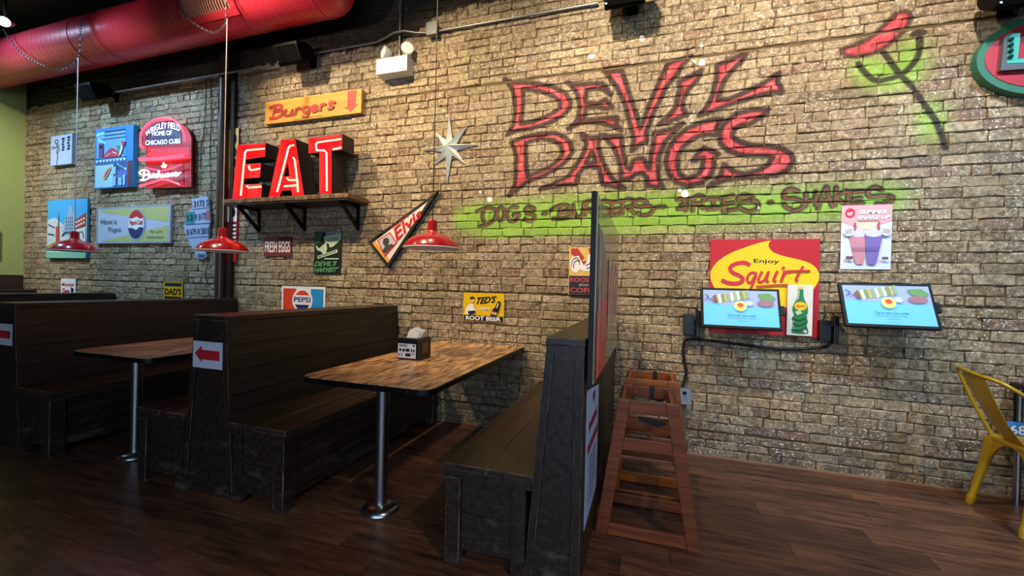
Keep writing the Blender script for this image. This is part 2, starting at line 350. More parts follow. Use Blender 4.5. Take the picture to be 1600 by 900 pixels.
for l in ([(790,290),(890,420),(945,480),(1030,600),(1090,690),(1125,770),(1142,830)], [(650,360),(690,410),(745,452),(820,442),(890,420),(950,370),(990,310),(1000,240),(988,190)], [(960,195),(985,180),(1020,182)]):
    brush(mL, smooth_line(zc(l)) if len(l) > 3 else zc(l), 8, .35, .97)
for l in SMALL:
    l = smooth_line(l, 4) if len(l) > 2 else l
    brush(mL, l, 8.5, .35, .97)
mR2 = np.zeros_like(mR)
for l in SMALL[::1]:
    l = smooth_line(l, 4) if len(l) > 2 else l
    brush(mR2, [(x+1.0, y+1.0) for x, y in l], 2.4, .6, .9)
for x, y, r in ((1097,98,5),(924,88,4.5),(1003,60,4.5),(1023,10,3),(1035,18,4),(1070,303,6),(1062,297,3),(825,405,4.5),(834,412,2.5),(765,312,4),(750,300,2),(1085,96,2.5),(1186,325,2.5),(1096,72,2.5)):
    fill(mW, [(x+r*math.cos(a), y+r*math.sin(a)) for a in np.linspace(0, 6.28, 14)])  # white dots are spots of light painted into the wall colour
img = bpy.data.images.new('graffiti_light_spot_mask', GW, GH, alpha=True, float_buffer=False); img.colorspace_settings.name = 'Non-Color'; img.alpha_mode = 'CHANNEL_PACKED'
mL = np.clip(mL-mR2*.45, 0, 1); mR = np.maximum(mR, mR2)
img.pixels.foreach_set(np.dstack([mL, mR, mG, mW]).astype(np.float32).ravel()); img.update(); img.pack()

# ------------------------------------------------------------------ brick material
def brick_material():
    m = bpy.data.materials.new('old_brick'); m.use_nodes = True; nt = m.node_tree; b = nt.nodes['Principled BSDF']; L = nt.links.new
    b.inputs['Roughness'].default_value = .62; b.inputs['Specular IOR Level'].default_value = .35
    g = node(nt, 'ShaderNodeNewGeometry'); P = g.outputs['Position']
    def noise(scale, det=5, rough=.6, vec=None):
        n = node(nt, 'ShaderNodeTexNoise'); n.inputs['Scale'].default_value = scale; n.inputs['Detail'].default_value = det; n.inputs['Roughness'].default_value = rough
        L(vec or P, n.inputs['Vector']); return n.outputs['Fac']
    def mr(x, a, c, o0=0., o1=1.):
        n = node(nt, 'ShaderNodeMapRange'); n.inputs[1].default_value = a; n.inputs[2].default_value = c; n.inputs[3].default_value = o0; n.inputs[4].default_value = o1; L(x, n.inputs[0]); return n.outputs[0]
    def mth(op, x, y):
        n = node(nt, 'ShaderNodeMath', operation=op)
        for i, v in enumerate((x, y)):
            if isinstance(v, (int, float)): n.inputs[i].default_value = v
            else: L(v, n.inputs[i])
        return n.outputs[0]
    def mix(fac, a, c):
        n = node(nt, 'ShaderNodeMix', data_type='RGBA')
        for i, v in ((0, fac), (6, a), (7, c)):
            if isinstance(v, tuple): n.inputs[i].default_value = v+(1,)
            elif isinstance(v, (int, float)): n.inputs[i].default_value = v
            else: L(v, n.inputs[i])
        return n.outputs[2]
    at_ = node(nt, 'ShaderNodeAttribute', attribute_name='rnd'); oi = node(nt, 'ShaderNodeObjectInfo')
    r = mth('FRACT', mth('ADD', at_.outputs['Fac'], oi.outputs['Random']), 0.)
    rp = node(nt, 'ShaderNodeValToRGB'); e = rp.color_ramp.elements
    cols = [(0, '7c6a4e'), (.12, '857254'), (.3, '8f7c5e'), (.5, '978466'), (.68, '9d8b6c'), (.85, 'a49274'), (.95, '846450'), (1, '726250')]
    e[0].position = 0; e[0].color = lin(cols[0][1])+(1,); e[1].position = 1; e[1].color = lin(cols[-1][1])+(1,)
    for p_, c_ in cols[1:-1]:
        q = e.new(p_); q.color = lin(c_)+(1,)
    L(r, rp.inputs[0]); c = rp.outputs[0]
    n1 = noise(1.3, 3); n2 = noise(28, 8, .7); n3 = noise(70, 5, .65); n4 = noise(9, 6, .65)
    c = mix(mr(n4, .42, .72, 0, .5), c, lin('726656'))
    c = mix(mr(n2, .5, .66, 0, .85), c, lin('40372e'))
    c = mix(mr(n2, .48, .30, 0, .65), c, lin('d0c0a0'))
    c = mix(mr(n1, .5, .75, 0, .35), c, lin('7c7468'))
    s = node(nt, 'ShaderNodeSeparateXYZ'); L(P, s.inputs[0])
    c = mix(mth('MULTIPLY', mr(s.outputs[2], .42, .05, 0, .75), mr(n4, .3, .6)), c, lin('4c463e'))      # darker towards the foot of the wall
    fl = mth('MULTIPLY', mr(n3, .575, .615), mr(noise(3.2, 5), .38, .56))
    c = mix(mth('MULTIPLY', fl, .9), c, lin('e0dccc'))
    # black paint above the conduit
    lim = mr(s.outputs[0], -2.3, -1.9, 3.63, 3.84)
    bk = mr(mth('SUBTRACT', mth('ADD', s.outputs[2], mr(n4, .3, .7, -.03, .03)), lim), -.012, .012)
    c = mix(mth('MULTIPLY', bk, .96), c, lin('17120f'))
    # graffiti and painted light spots
    cx = node(nt, 'ShaderNodeCombineXYZ'); L(mr(s.outputs[0], GX0, GX1), cx.inputs[0]); L(mr(s.outputs[2], GZ0, GZ1), cx.inputs[1])
    for n_ in nt.nodes:
        if n_.type == 'MAP_RANGE' and n_.inputs[1].default_value in (np.float32(GX0), np.float32(GZ0)): n_.clamp = False
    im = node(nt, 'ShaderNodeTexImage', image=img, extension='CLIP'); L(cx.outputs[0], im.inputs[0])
    sp = node(nt, 'ShaderNodeSeparateColor'); L(im.outputs[0], sp.inputs[0])
    wear = mr(n2, .25, .5, .55, 1.)
    c = mix(mth('MULTIPLY', mth('MULTIPLY', sp.outputs[2], wear), .85), c, lin('86b838'))
    c = mix(mth('MULTIPLY', mth('MULTIPLY', sp.outputs[1], wear), .9), c, mix(mr(n4, .45, .62), lin('b8283c'), lin('cf5a6c')))
    c = mix(mth('MULTIPLY', mth('MULTIPLY', sp.outputs[0], mr(n2, .25, .45, .8, 1.)), .95), c, lin('200e15'))
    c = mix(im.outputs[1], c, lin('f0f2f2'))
    L(c, b.inputs['Base Color'])
    hsum = mth('ADD', mth('MULTIPLY', n2, 1.), mth('MULTIPLY', n3, .5))
    bp = node(nt, 'ShaderNodeBump'); bp.inputs['Strength'].default_value = .8; bp.inputs['Distance'].default_value = .009
    L(hsum, bp.inputs['Height']); L(bp.outputs[0], b.inputs['Normal'])
    return m
BRICK = brick_material()
MORTAR = M('dark_mortar', '5c4c34', .95, var=.75, scale=11, bump=.8)

# ------------------------------------------------------------------ structure: brick wall
WX0, WX1, WZ1 = -8.55, 3.2, 4.36
wb = MB().box(WX0-.2, WX1+.2, .005, .16, -.1, WZ1).build('wall_back', MORTAR)
struct(wb, 'old tan brick wall with red and green spray-painted lettering', 'wall')
rows = list(np.linspace(0, .19, 4)[:-1])+list(np.linspace(.19, 1.212, 15)[:-1])+list(np.linspace(1.212, 2.15, 14)[:-1])+list(np.linspace(2.15, 3.10, 14)[:-1])+list(np.arange(3.10, WZ1, .0712))
WIDE = {3: .016, 17: .016, 30: .010, 43: .022}
def brick_verts(x0, x1, z0, z1, rg):
    w_, h_ = x1-x0, z1-z0; ins = min(.007, h_*.13)
    base = [(x0+.004, z0), (x0+w_*.33, z0), (x0+w_*.66, z0), (x1-.004, z0), (x1, z0+.006), (x1, z1-.006), (x1-.004, z1), (x0+w_*.66, z1), (x0+w_*.33, z1), (x0+.004, z1), (x0, z1-.006), (x0, z0+.006)]
    j = rg.uniform(-.0042, .0042, (12, 2)); out = [(a+b[0], c+b[1]) for (a, c), b in zip(base, j)]
    cx, cz = (x0+x1)/2, (z0+z1)/2
    yf = -rg.uniform(.001, .010); tl = rg.uniform(-.004, .004); tl2 = rg.uniform(-.003, .003)
    def yv(a, c): return yf+tl*(a-cx)/(w_/2)+tl2*(c-cz)/(h_/2)
    v = [(a, .012, c) for a, c in out]+[(a, yv(a, c)+.005, c) for a, c in out]
    for a, c in out:
        k = ins*rg.uniform(.5, 1.3); v.append((a-math.copysign(min(k, w_*.2), a-cx), yv(a, c)+rg.uniform(-.001, .001), c-math.copysign(k, c-cz)))
    n = 12; f = [(r_*n+i, r_*n+(i+1) % n, (r_+1)*n+(i+1) % n, (r_+1)*n+i) for r_ in (0, 1) for i in range(n)]
    f.append(tuple(range(2*n, 3*n))); return v, f
cells = []
for i in range(len(rows)-1):
    z0, z1 = rows[i], rows[i+1]; gap = .0018; lo = z0+max(gap, WIDE.get(i, 0)*.55); hi = z1-max(gap, WIDE.get(i+1, 0)*.45)
    head = i % 6 == 5; Lb = .108 if head else .214; x = WX0-rng.uniform(0, .2)-(.5*Lb if i % 2 else 0)
    while x < WX1:
        l_ = Lb*rng.uniform(.93, 1.07)
        if not head and rng.random() < .07: l_ *= .52
        g1 = rng.uniform(.0008, .0035); cells.append((x+g1, x+l_-g1, lo+rng.uniform(-.0012, .0012), hi+rng.uniform(-.0012, .0012))); x += l_
def pxy(p):
    v = np.array(p, float)-CP; d_ = v@CW; return 800+F*(v@CR)/d_, 450-F*(v@CU)/d_, d_
sc_ = []
for k, (a, b_, c, d_) in enumerate(cells):
    q = [pxy((x, 0, z)) for x, z in ((a, c), (b_, c), (b_, d_), (a, d_))]
    if min(t[2] for t in q) < .3: continue
    xs = [t[0] for t in q]; ys = [t[1] for t in q]
    if min(xs) < 0 or max(xs) > 1600 or min(ys) < 0 or max(ys) > 900: continue
    sc_.append(((max(xs)-min(xs))*(max(ys)-min(ys)), k))
single = set(k for _, k in sorted(sc_, reverse=True)[:300])
jv = []; jf = []; jr = []
for k, cl in enumerate(cells):
    v, f = brick_verts(*cl, rng)
    if k in single:
        me = bpy.data.meshes.new('brick'); me.from_pydata(v, [], f); me.materials.append(BRICK)
        bm = bmesh.new(); bm.from_mesh(me); bmesh.ops.recalc_face_normals(bm, faces=bm.faces); bm.to_mesh(me); bm.free()
        o = bpy.data.objects.new('brick', me); COL.objects.link(o); o.parent = wb
    else:
        n = len(jv); jv += v; jf += [tuple(i+n for i in q) for q in f]; jr += [rng.random()]*len(f)
me = bpy.data.meshes.new('brick_courses'); me.from_pydata(jv, [], jf); me.materials.append(BRICK)
a_ = me.attributes.new('rnd', 'FLOAT', 'FACE'); a_.data.foreach_set('value', np.array(jr, np.float32))
bm = bmesh.new(); bm.from_mesh(me); bmesh.ops.recalc_face_normals(bm, faces=bm.faces); bm.to_mesh(me); bm.free()
o = bpy.data.objects.new('brick_courses', me); COL.objects.link(o); o.parent = wb; o['kind'] = 'stuff'

# ------------------------------------------------------------------ structure: rest of the room
FX0, FX1, FY0 = -8.5, 5.0, -7.2
fl = struct(box(FX0-.1, FX1+.1, FY0-.1, 0.15, -.14, -.014).build('floor', M('floor_gap', '0d0806', .8)), 'dark brown wood plank floor', 'floor')
me_pl = None; fv = MB()
pw, pl = .135, 1.22
def plank(mb, x0, x1, y0, y1): mb.prism([(x0+.0012, y0+.0008), (x1-.0012, y0+.0008), (x1-.0012, y1-.0008), (x0+.0012, y1-.0008)], -.016, 0., 'z')
y = 0.; i = 0
while y > FY0:
    x = FX0-rng.uniform(0, pl)
    while x < FX1:
        x1 = x+pl
        near = y > -2.75 and x1 > -5.2 and x < 2.6
        xa, xb = max(x, FX0), min(x1, FX1)
        if xb-xa > .02:
            if near:
                b = MB(); plank(b, xa, xb, y-pw, y); b.build('plank', FLOORW, fl)
            else: plank(fv, xa, xb, y-pw, y)
        x = x1
    y -= pw; i += 1
fv.build('plank_field', FLOORW, fl, kind='stuff')
struct(box(-2.0, 3.2, -.022, -.010, 0, .012).build('trim_1', M('trim_wood', '8a6a52', .5)), 'thin light strip along the foot of the brick wall', 'trim')
GREEN = M('green_wall_paint', 'b4c678', .7, var=.05, scale=3)
wl = struct(box(FX0-.15, FX0, FY0, -.0, 1.26, WZ1).build('wall_left', GREEN), 'yellow green painted side wall', 'wall')
box(FX0-.15, FX0+.012, FY0, 0, 0, 1.26).build('wainscot', M('dark_wainscot', '3a2c26', .35), wl)
struct(box(FX0-.2, FX1+.2, FY0-.2, .16, WZ1, WZ1+.1).build('ceiling', M('black_ceiling', '101012', .85, var=.3, scale=3)), 'flat black painted ceiling', 'ceiling')
struct(box(FX1, FX1+.15, FY0, .15, 0, WZ1).build('wall_right', M('side_wall_paint', '8a8478', .8)), 'plain painted wall out of view', 'wall')
b = MB(); b.box(FX0, -2.2, FY0-.15, FY0, 0, WZ1); b.box(3.8, FX1, FY0-.15, FY0, 0, WZ1); b.box(-2.2, 3.8, FY0-.15, FY0, 0, .7); b.box(-2.2, 3.8, FY0-.15, FY0, 3.1, WZ1)
struct(b.build('wall_front', M('front_wall_paint', '6a645c', .8)), 'front wall with the shop window', 'wall')
b = MB(); b.box(-2.2, 3.8, FY0-.1, FY0-.05, .7, .76); b.box(-2.2, 3.8, FY0-.1, FY0-.05, 3.04, 3.1)
for x in (-2.2, -.25, 1.72, 3.72): b.box(x, x+.08, FY0-.1, FY0-.05, .76, 3.04)
struct(b.build('window_1', BLACKM), 'wide black framed shop window', 'window')

# ------------------------------------------------------------------ booths
def bench(cx, label, sides=(-1, 1), y0=-1.765, y1=-.012):
    t = thing('booth_bench', label, 'bench', (cx, y1, 0), 'wooden booth benches' if len(sides) == 2 else None)
    def hw(z): return .205+(.126-.205)*z/1.06
    dbl = len(sides) == 2
    def X(s, v): return cx+s*v
    # outer half widths of the back on each side; a single bench has a straight back face
    def wl_(s, z): return hw(z) if s in sides else .035
    z0, z1 = 0., 1.03
    poly = [(cx-wl_(-1, z0)+.02, z0+.004), (cx+wl_(1, z0)-.02, z0+.004), (cx+wl_(1, z1)-.02, z1), (cx-wl_(-1, z1)+.02, z1)]
    MB().prism(poly, y0+.016, y1).build('end_panel', DARKW, t)
    box(cx-wl_(-1, 1.06)-.004, cx+wl_(1, 1.06)+.004, y0-.004, y1, 1.032, 1.062).build('top_cap', SEATW, t, bevel=.003, worn=WORN)
    for s in (-1, 1):
        zs = np.linspace(.005, 1.03, 8) if s not in sides else [.455, .60, .745, .89, 1.03]
        for a, b_ in zip(zs[:-1], zs[1:]):
            a += .0015; b_ -= .0015
            MB().prism([(X(s, wl_(s, a)), a), (X(s, wl_(s, a)-.019), a), (X(s, wl_(s, b_)-.019), b_), (X(s, wl_(s, b_)), b_)], y0+.02, y1).build('board', DARKW, t)
        # edge trim on the near end
        MB().prism([(X(s, wl_(s, 0)), .002), (X(s, wl_(s, 0)-.035), .002), (X(s, wl_(s, 1.03)-.035), 1.03), (X(s, wl_(s, 1.03)), 1.03)], y0, y0+.0195).build('edge_trim', DARKW, t, bevel=.002, worn=WORN)
    box(cx-wl_(-1, 1.)+.036, cx+wl_(1, 1.)-.036, y0+.003, y0+.0155, .965, 1.03).build('end_rail', DARKW, t)
    for s in sides:
        xi, xo = hw(.46)+.001, .598
        xm = (xi+xo)/2
        for a, b_ in ((xi, xm-.001), (xm+.001, xo)):
            box(min(X(s, a), X(s, b_)), max(X(s, a), X(s, b_)), y0-.018, y1, .432, .460).build('seat_board', SEATW, t, bevel=.0025, worn=WORN)
        st = sorted((X(s, xo-.004), X(s, xo-.026)))
        box(st[0], st[1], y0-.014, y1, .395, .4315).build('seat_apron', DARKW, t, bevel=.001)
        st = sorted((X(s, hw(.41)+.002), X(s, xo-.027)))
        box(st[0], st[1], y0-.014, y0+.008, .395, .4315).build('end_apron', DARKW, t, bevel=.001)
        for (a, b_), (ya, yb) in (((xo-.085, xo-.014), (y0-.01, y0+.075)), ((xo-.085, xo-.014), (y1-.09, y1))):
            st = sorted((X(s, a), X(s, b_))); box(st[0], st[1], ya, yb, 0, .394).build('post', DARKW, t, bevel=.004, worn=WORN)
        st = sorted((X(s, hw(.1)+.006), X(s, hw(.1)+.07))); box(st[0], st[1], y0-.002, y0+.05, 0, .394).build('post', DARKW, t, bevel=.003)
        for za_, zb_ in ((.06, .225), (.228, .394)):
            st = sorted((X(s, xo-.05), X(s, xo-.03))); box(st[0], st[1], y0+.076, y1-.091, za_, zb_).build('front_board', DARKW, t)
            st = sorted((X(s, hw(.1)+.071), X(s, xo-.086))); box(st[0], st[1], y0+.014, y0+.034, za_, zb_).build('end_board', DARKW, t)
    for s in sides:
        for z in (.98, .46):
            MB().lathe([(0, .0), (.005, 0), (.005, .004)], (0, 0, 0), 8)
    return t
bench(-2.452, 'double-sided dark wooden booth bench with a red arrow notice, between the two tables')
bench(-4.535, 'double-sided dark wooden booth bench cut by the left edge, arrow notice on its end')
bench(-6.62, 'dark wooden booth bench farthest left, only its back rail showing over the next')
bench(-8.30, 'dark bench back against the green side wall', sides=(1,))
bench(-.285, 'single dark wooden booth bench facing left with a menu board on its back', sides=(-1,), y0=-1.805)

ARROWP = M('white_notice_paper', 'c9ccd6', .6, var=.03); ARROWR = M('red_arrow_ink', 'c0202c', .5)
for cx, lab in ((-2.452, 'white notice with a red left arrow on the middle bench end'), (-4.535, 'white notice with a red left arrow at the left picture edge')):
    yf = -1.768
    P0 = at(304.5, 531.5, yf) if cx > -3 else None
    x0, x1, z0, z1 = cx-.123, cx+.112, .750, .907
    t = thing('arrow_notice', lab, 'sign', (cx, yf, z0), 'arrow notices on bench ends')
    box(x0, x1, yf-.004, yf, z0, z1).build('sheet', ARROWP, t)
    fc = Face(lambda u, v, d: np.array([x0+(x1-x0)*u, yf-.004-d, z1+(z0-z1)*v]), t)
    fc.poly('arrow', [(.08, .46), (.31, .16), (.31, .32), (.92, .32), (.92, .68), (.31, .68), (.31, .80)], ARROWR)
# tape-like dark backing plate of the arrow notices is the recessed bench end itself

# tables
def table(x0, x1, label, y0=-1.70, y1=-.012):
    t = thing('booth_table', label, 'table', ((x0+x1)/2, y0+.17, 0), 'booth tables')
    R = .075; zt = .745; th = .032; e = .006
    def outl(x0, x1, y0, y1, r, yq):      # rounded near corners
        p = [(x0, y1)]
        for k in range(7):
            a = math.pi+k*math.pi/12; p.append((x0+r+r*math.cos(a), y0+r+r*math.sin(a)))
        for k in range(7):
            a = 1.5*math.pi+k*math.pi/12; p.append((x1-r+r*math.cos(a), y0+r+r*math.sin(a)))
        return p+[(x1, y1)]
    MB().prism(outl(x0, x1, y0, y1, R, 0), zt-.034, zt-.004, 'z').build('edge_band', BLACKM, t, bevel=.003)
    n = 7; xs = np.linspace(x0+e, x1-e, n+1); r = R-e
    for i in range(n):
        a, b_ = xs[i]+.0006, xs[i+1]-.0006
        def ylow(x):
            if x < x0+R: return y0+R-math.sqrt(max(0, r*r-(x0+R-x)**2))
            if x > x1-R: return y0+R-math.sqrt(max(0, r*r-(x-(x1-R))**2))
            return y0+e
        low = [(x, ylow(x)) for x in np.linspace(a, b_, 9)]
        MB().prism([(a, y1)]+low+[(b_, y1)], zt-.0039, zt, 'z').build('plank', TABLEW, t)
    px = x0+(x1-x0)*.535; py_ = y0+.17
    MB().tube([(px, py_, .03), (px, py_, zt-.042)], .0365, 24).build('pole', STEEL, t, smooth=True)
    MB().lathe([(0, .034), (.05, .034), (.085, .026), (.102, .012), (.106, 0), (0, 0)], (px, py_, 0), 36).build('base', STEEL, t, smooth=True)
    MB().lathe([(0, zt-.035), (.09, zt-.035), (.09, zt-.042), (0, zt-.042)], (px, py_, 0), 24).build('mounting_plate', BLACKM, t, smooth=True)
    box(x0+.1, x1-.1, y1-.04, y1, zt-.09, zt-.035).build('wall_cleat', BLACKM, t)
    b = MB()
    for q in np.linspace(x0+.12, x1-.12, 4): b.tube([(q, y0-.0015, zt-.019), (q, y0+.003, zt-.019)], .005, 8)
    b.build('edge_screw', STEEL, t)
    return t
table(-1.858, -1.032, 'worn plank booth table with black edge, carrying the napkin dispenser')
table(-3.915, -3.095, 'worn plank booth table with chrome pole, bare, left of the middle bench')

# napkin dispenser
t = thing('napkin_dispenser', 'black napkin dispenser with white napkins on the near table', 'napkin dispenser', (-1.59, -.93, .745))
x0, x1, y0, y1, z0 = -1.672, -1.500, -1.005, -.835, .7455
b = MB().prism([(x0, z0), (x1, z0), (x1, z0+.135), (x1-.012, z0+.150), (x0+.012, z0+.150), (x0, z0+.135)], y0, y1)
b.build('body', BLACK, t, bevel=.006)
for s_, xx in ((1, x1+.0005),):
    box(x1-.004, x1+.002, y0+.045, y1-.045, z0+.045, z0+.12).build('side_window', M('smoked_plastic', '5a4a40', .25), t)
lab_ = Face(lambda u, v, d: np.array([x0+.008+(x1-x0-.030)*u, y0-.0005-d, z0+.112-.100*v]), t)
lab_.poly('label_card', [(0, 0), (1, 0), (1, 1), (0, 1)], M('label_white', 'd8dade', .5))
inkb = M('label_ink', '1c1c28', .6)
lab_.polys('label_print', [[(u, v), (u+w_, v), (u+w_, v+h_), (u, v+h_)] for u, v, w_, h_ in ((.06, .06, .5, .03), (.06, .12, .42, .03), (.06, .18, .48, .03), (.82, .06, .12, .12), (.07, .34, .13, .2), (.25, .36, .14, .2), (.43, .33, .22, .22), (.72, .36, .08, .2), (.85, .36, .08, .2), (.07, .68, .05, .2), (.2, .68, .05, .2), (.42, .66, .3, .22), (.78, .68, .15, .06))], inkb)
b = MB()
for k in range(3):
    o_ = .008*k
    b.add([(-1.625+o_, -.965+o_, z0+.145), (-1.545+o_, -.955+o_, z0+.145), (-1.535+o_*1.5, -.93+o_, z0+.195), (-1.575+o_, -.935+o_, z0+.222), (-1.615+o_, -.95+o_, z0+.195),
           (-1.620+o_, -.90+o_, z0+.146), (-1.540+o_, -.89+o_, z0+.146), (-1.530+o_, -.885+o_, z0+.19), (-1.575+o_, -.90+o_, z0+.21)],
          [(0, 1, 2, 3, 4), (4, 3, 8, 5), (3, 2, 7, 8), (5, 8, 7, 6), (1, 6, 7, 2), (0, 4, 5)])
b.build('napkins', M('white_napkin', 'd8d2ca', .8, bump=.2), t)

# menu board on the single bench
t = thing('menu_board', 'tall glossy framed menu board standing on the single bench', 'board', (-.23, -1.1, .86))
BX0, BX1, BY0, BY1, BZ0, BZ1 = -.238, -.212, -1.795, -.43, .86, 1.685
bo = box(BX0, BX1-.006, BY0, BY1, BZ0, BZ1).build('frame', M('black_frame', '050506', .6), t, bevel=.002)
GLOSS = M('glossy_sheet', '8c8878', .12, var=.25, scale=2)
box(BX1-.006, BX1, BY0+.02, BY1-.01, BZ0+.01, BZ1-.012).build('sheet', GLOSS, t)
fc = Face(lambda u, v, d: np.array([BX1+d, BY0+.02+(BY1-BY0-.03)*u, BZ1-.012-(BZ1-BZ0-.022)*v]), t)
RED = M('poster_red', 'd84a48', .4); PINK = M('poster_pink', 'e8b0b0', .4); SKY = M('poster_blue', '5a90d0', .4); LT = M('poster_light', 'd8d8d8', .4)
fc.poly('tan_print', [(.02, .14), (.20, .2), (.34, .36), (.36, .6), (.02, .6)], M('poster_tan', '8a7864', .4))
fc.poly('red_print', [(.02, .62), (.10, .52), (.22, .54), (.36, .56), (.36, .99), (.02, .99)], RED)
fc.polys('blue_print', [[(.07, .22), (.10, .16), (.15, .17), (.17, .26), (.14, .38), (.09, .44)], [(.04, .52), (.08, .48), (.1, .56), (.06, .62)]], SKY)
zz = []
for k in range(9):
    u = .40+k*.062; zz.append([(u, .30+.05*(k % 2)), (u+.03, .26+.06*(k % 3)), (u+.05, .33), (u+.045, .74-.02*k), (u+.02, .78-.03*(k % 2)), (u+.005, .70)])
fc.polys('lettering', zz, PINK)
fc.strokes('white_line', [[(.46, .3), (.48, .5), (.45, .7), (.47, .85)], [(.72, .3), (.7, .45), (.74, .6), (.71, .8)], [(.9, .25), (.88, .5), (.91, .8)], [(.05, .05), (.06, .4), (.05, .98)], [(.18, .15), (.19, .5), (.2, .8)]], .012, LT)
t = thing('paper_notice', 'pale blue paper notice on the side of the single bench', 'notice', (-.2495, -1.45, .2))
PY0, PY1 = -1.70, -1.24
b = MB().add([(-.2485, PY0, .825), (-.2485, PY1, .755), (-.2485, PY1+.005, .205), (-.2485, PY0+.005, .20), (-.2465, PY0, .825), (-.2465, PY1, .755), (-.2465, PY1+.005, .205), (-.2465, PY0+.005, .20)],
             [(0, 1, 2, 3), (7, 6, 5, 4), (0, 4, 5, 1), (1, 5, 6, 2), (2, 6, 7, 3), (3, 7, 4, 0)])
b.build('sheet', M('blue_white_paper', 'a8c0e8', .6), t)
fc = Face(lambda u, v, d: np.array([-.2465+d, PY0+(PY1-PY0)*u, .80-.6*v]), t)
for k, (u0, u1, v, mname) in enumerate(((.44, .62, .05, 0), (.15, .85, .24, 1), (.1, .92, .40, 1), (.1, .92, .54, 2), (.1, .9, .60, 2), (.1, .92, .66, 2), (.1, .86, .72, 2), (.1, .92, .78, 2), (.1, .7, .84, 2))):
    hgt = (.08, .07, .015)[mname]; mt = (M('notice_black', '202028'), M('notice_red', 'a82848'), M('notice_grey', '6a7898'))[mname]
    n = max(1, int((u1-u0)/.09)) if mname < 2 else 1
    fc.polys('print_line', [[(u0+(u1-u0)*(i+.1)/n, v), (u0+(u1-u0)*(i+.8)/n, v+.01*(i % 2)), (u0+(u1-u0)*(i+.8)/n, v+hgt), (u0+(u1-u0)*(i+.15)/n, v+hgt)] for i in range(n)], mt)

# high chairs
def high_chair(label, y0, y1, xb0, xb1, xt0, xt1, zt, mat):
    t = thing('high_chair', label, 'high chair', ((xb0+xb1)/2, y0, 0), 'wooden high chairs')
    w_ = .062; th = .024
    def xl(z): return xb0+(xt0-xb0)*z/zt
    def xr(z): return xb1+(xt1-xb1)*z/zt
    for y in (y0, y1-th):
        MB().prism([(xl(0), 0), (xl(0)+w_, 0), (xl(zt)+w_, zt), (xl(zt), zt)], y, y+th).build('leg', mat, t, bevel=.004)
        MB().prism([(xr(0)-w_, 0), (xr(0), 0), (xr(zt), zt), (xr(zt)-w_, zt)], y, y+th).build('leg', mat, t, bevel=.004)
        for z0, z1 in ((.005, .065), (.455, .515), (zt-.068, zt-.002)):
            MB().prism([(xl(z0)+w_, z0), (xr(z0)-w_, z0), (xr(z1)-w_, z1), (xl(z1)+w_, z1)], y+.001, y+th-.001).build('side_rail', mat, t, bevel=.003)
    for xx, nm in ((0, 'back_rail'), (1, 'front_rail')):
        for z0, z1 in ((.30, .36), (zt-.055, zt-.005)) + (((.47, .52),) if xx == 0 else ()):
            a = xl(z0)+.018 if xx == 0 else xr(z1)-.04
            box(a, a+.02, y0+th, y1-th, z0, z1).build(nm, mat, t, bevel=.003)
    box(xl(.4)+.04, xr(.4)-.05, y0+th+.001, y1-th-.001, .40, .416).build('seat', mat, t, bevel=.003)
    st = M('black_strap', '18181a', .7)
    MB().prism([(xt0+.10, zt-.12), (xt0+.20, zt-.145), (xt0+.24, zt-.125), (xt0+.19, zt-.115), (xt0+.10, zt-.105)], y0+.07, y0+.10).build('strap', st, t)
    box((xt0+xt1)/2+.01, (xt0+xt1)/2+.035, y1-th-.004, y1+.004, zt-.075, zt+.003).build('strap', st, t)
    return t
high_chair('brown wooden high chair standing in front, nearest the bench', -1.345, -.975, -.237, .272, -.136, .155, .712, CHAIRW)
high_chair('orange wooden high chair tucked behind the front one', -.945, -.655, -.215, .275, -.122, .180, .742, ORANGEW)

# yellow metal chair
YEL = M('yellow_painted_metal', 'b8961e', .35, .3, var=.1, scale=8)
t = thing('metal_chair', 'yellow sheet-metal cafe chair at the right edge', 'chair', (2.1, -.40, 0))
path = [(2.0, -.235, .455), (1.925, -.222, .62), (1.872, -.212, .76), (1.846, -.215, .825), (1.828, -.255, .845), (1.806, -.33, .846), (1.80, -.40, .84), (1.818, -.48, .828), (1.862, -.545, .805), (1.94, -.578, .745), (2.03, -.578, .65), (2.09, -.57, .55), (2.10, -.56, .455)]
MB().tube(smooth_line(path, 5), .0105, 10).build('back_frame', YEL, t, smooth=True)
prof = [(0., .448, 2.005), (.08, .50, 1.965), (.25, .58, 1.915), (.5, .68, 1.868), (.8, .79, 1.822), (1., .842, 1.804)]
b = MB(); vs = []
for s_, z, x in prof:
    wd = .075+.012*s_
    for u in (-1, -.5, 0, .5, 1): vs.append((x+.012*(u*u-.5), -.395+u*wd, z))
nv = len(vs); vs += [(x+.004, y, z) for x, y, z in vs]
fs = [(i*5+j, i*5+j+1, i*5+j+6, i*5+j+5) for i in range(5) for j in range(4)]
fs += [tuple(nv+k for k in f[::-1]) for f in fs]
for i in range(5): fs += [(i*5, i*5+5, nv+i*5+5, nv+i*5), (i*5+4, nv+i*5+4, nv+i*5+9, i*5+9)]
b.add(vs, fs).build('backrest', YEL, t, smooth=True)
sx0, sx1, sy0, sy1 = 1.985, 2.345, -.585, -.215
b = MB().prism([(sx0+.03, sy0), (sx1-.03, sy0), (sx1, sy0+.03), (sx1, sy1-.03), (sx1-.03, sy1), (sx0+.03, sy1), (sx0, sy1-.03), (sx0, sy0+.03)], .425, .450, 'z')
b.build('seat', YEL, t, bevel=.006)
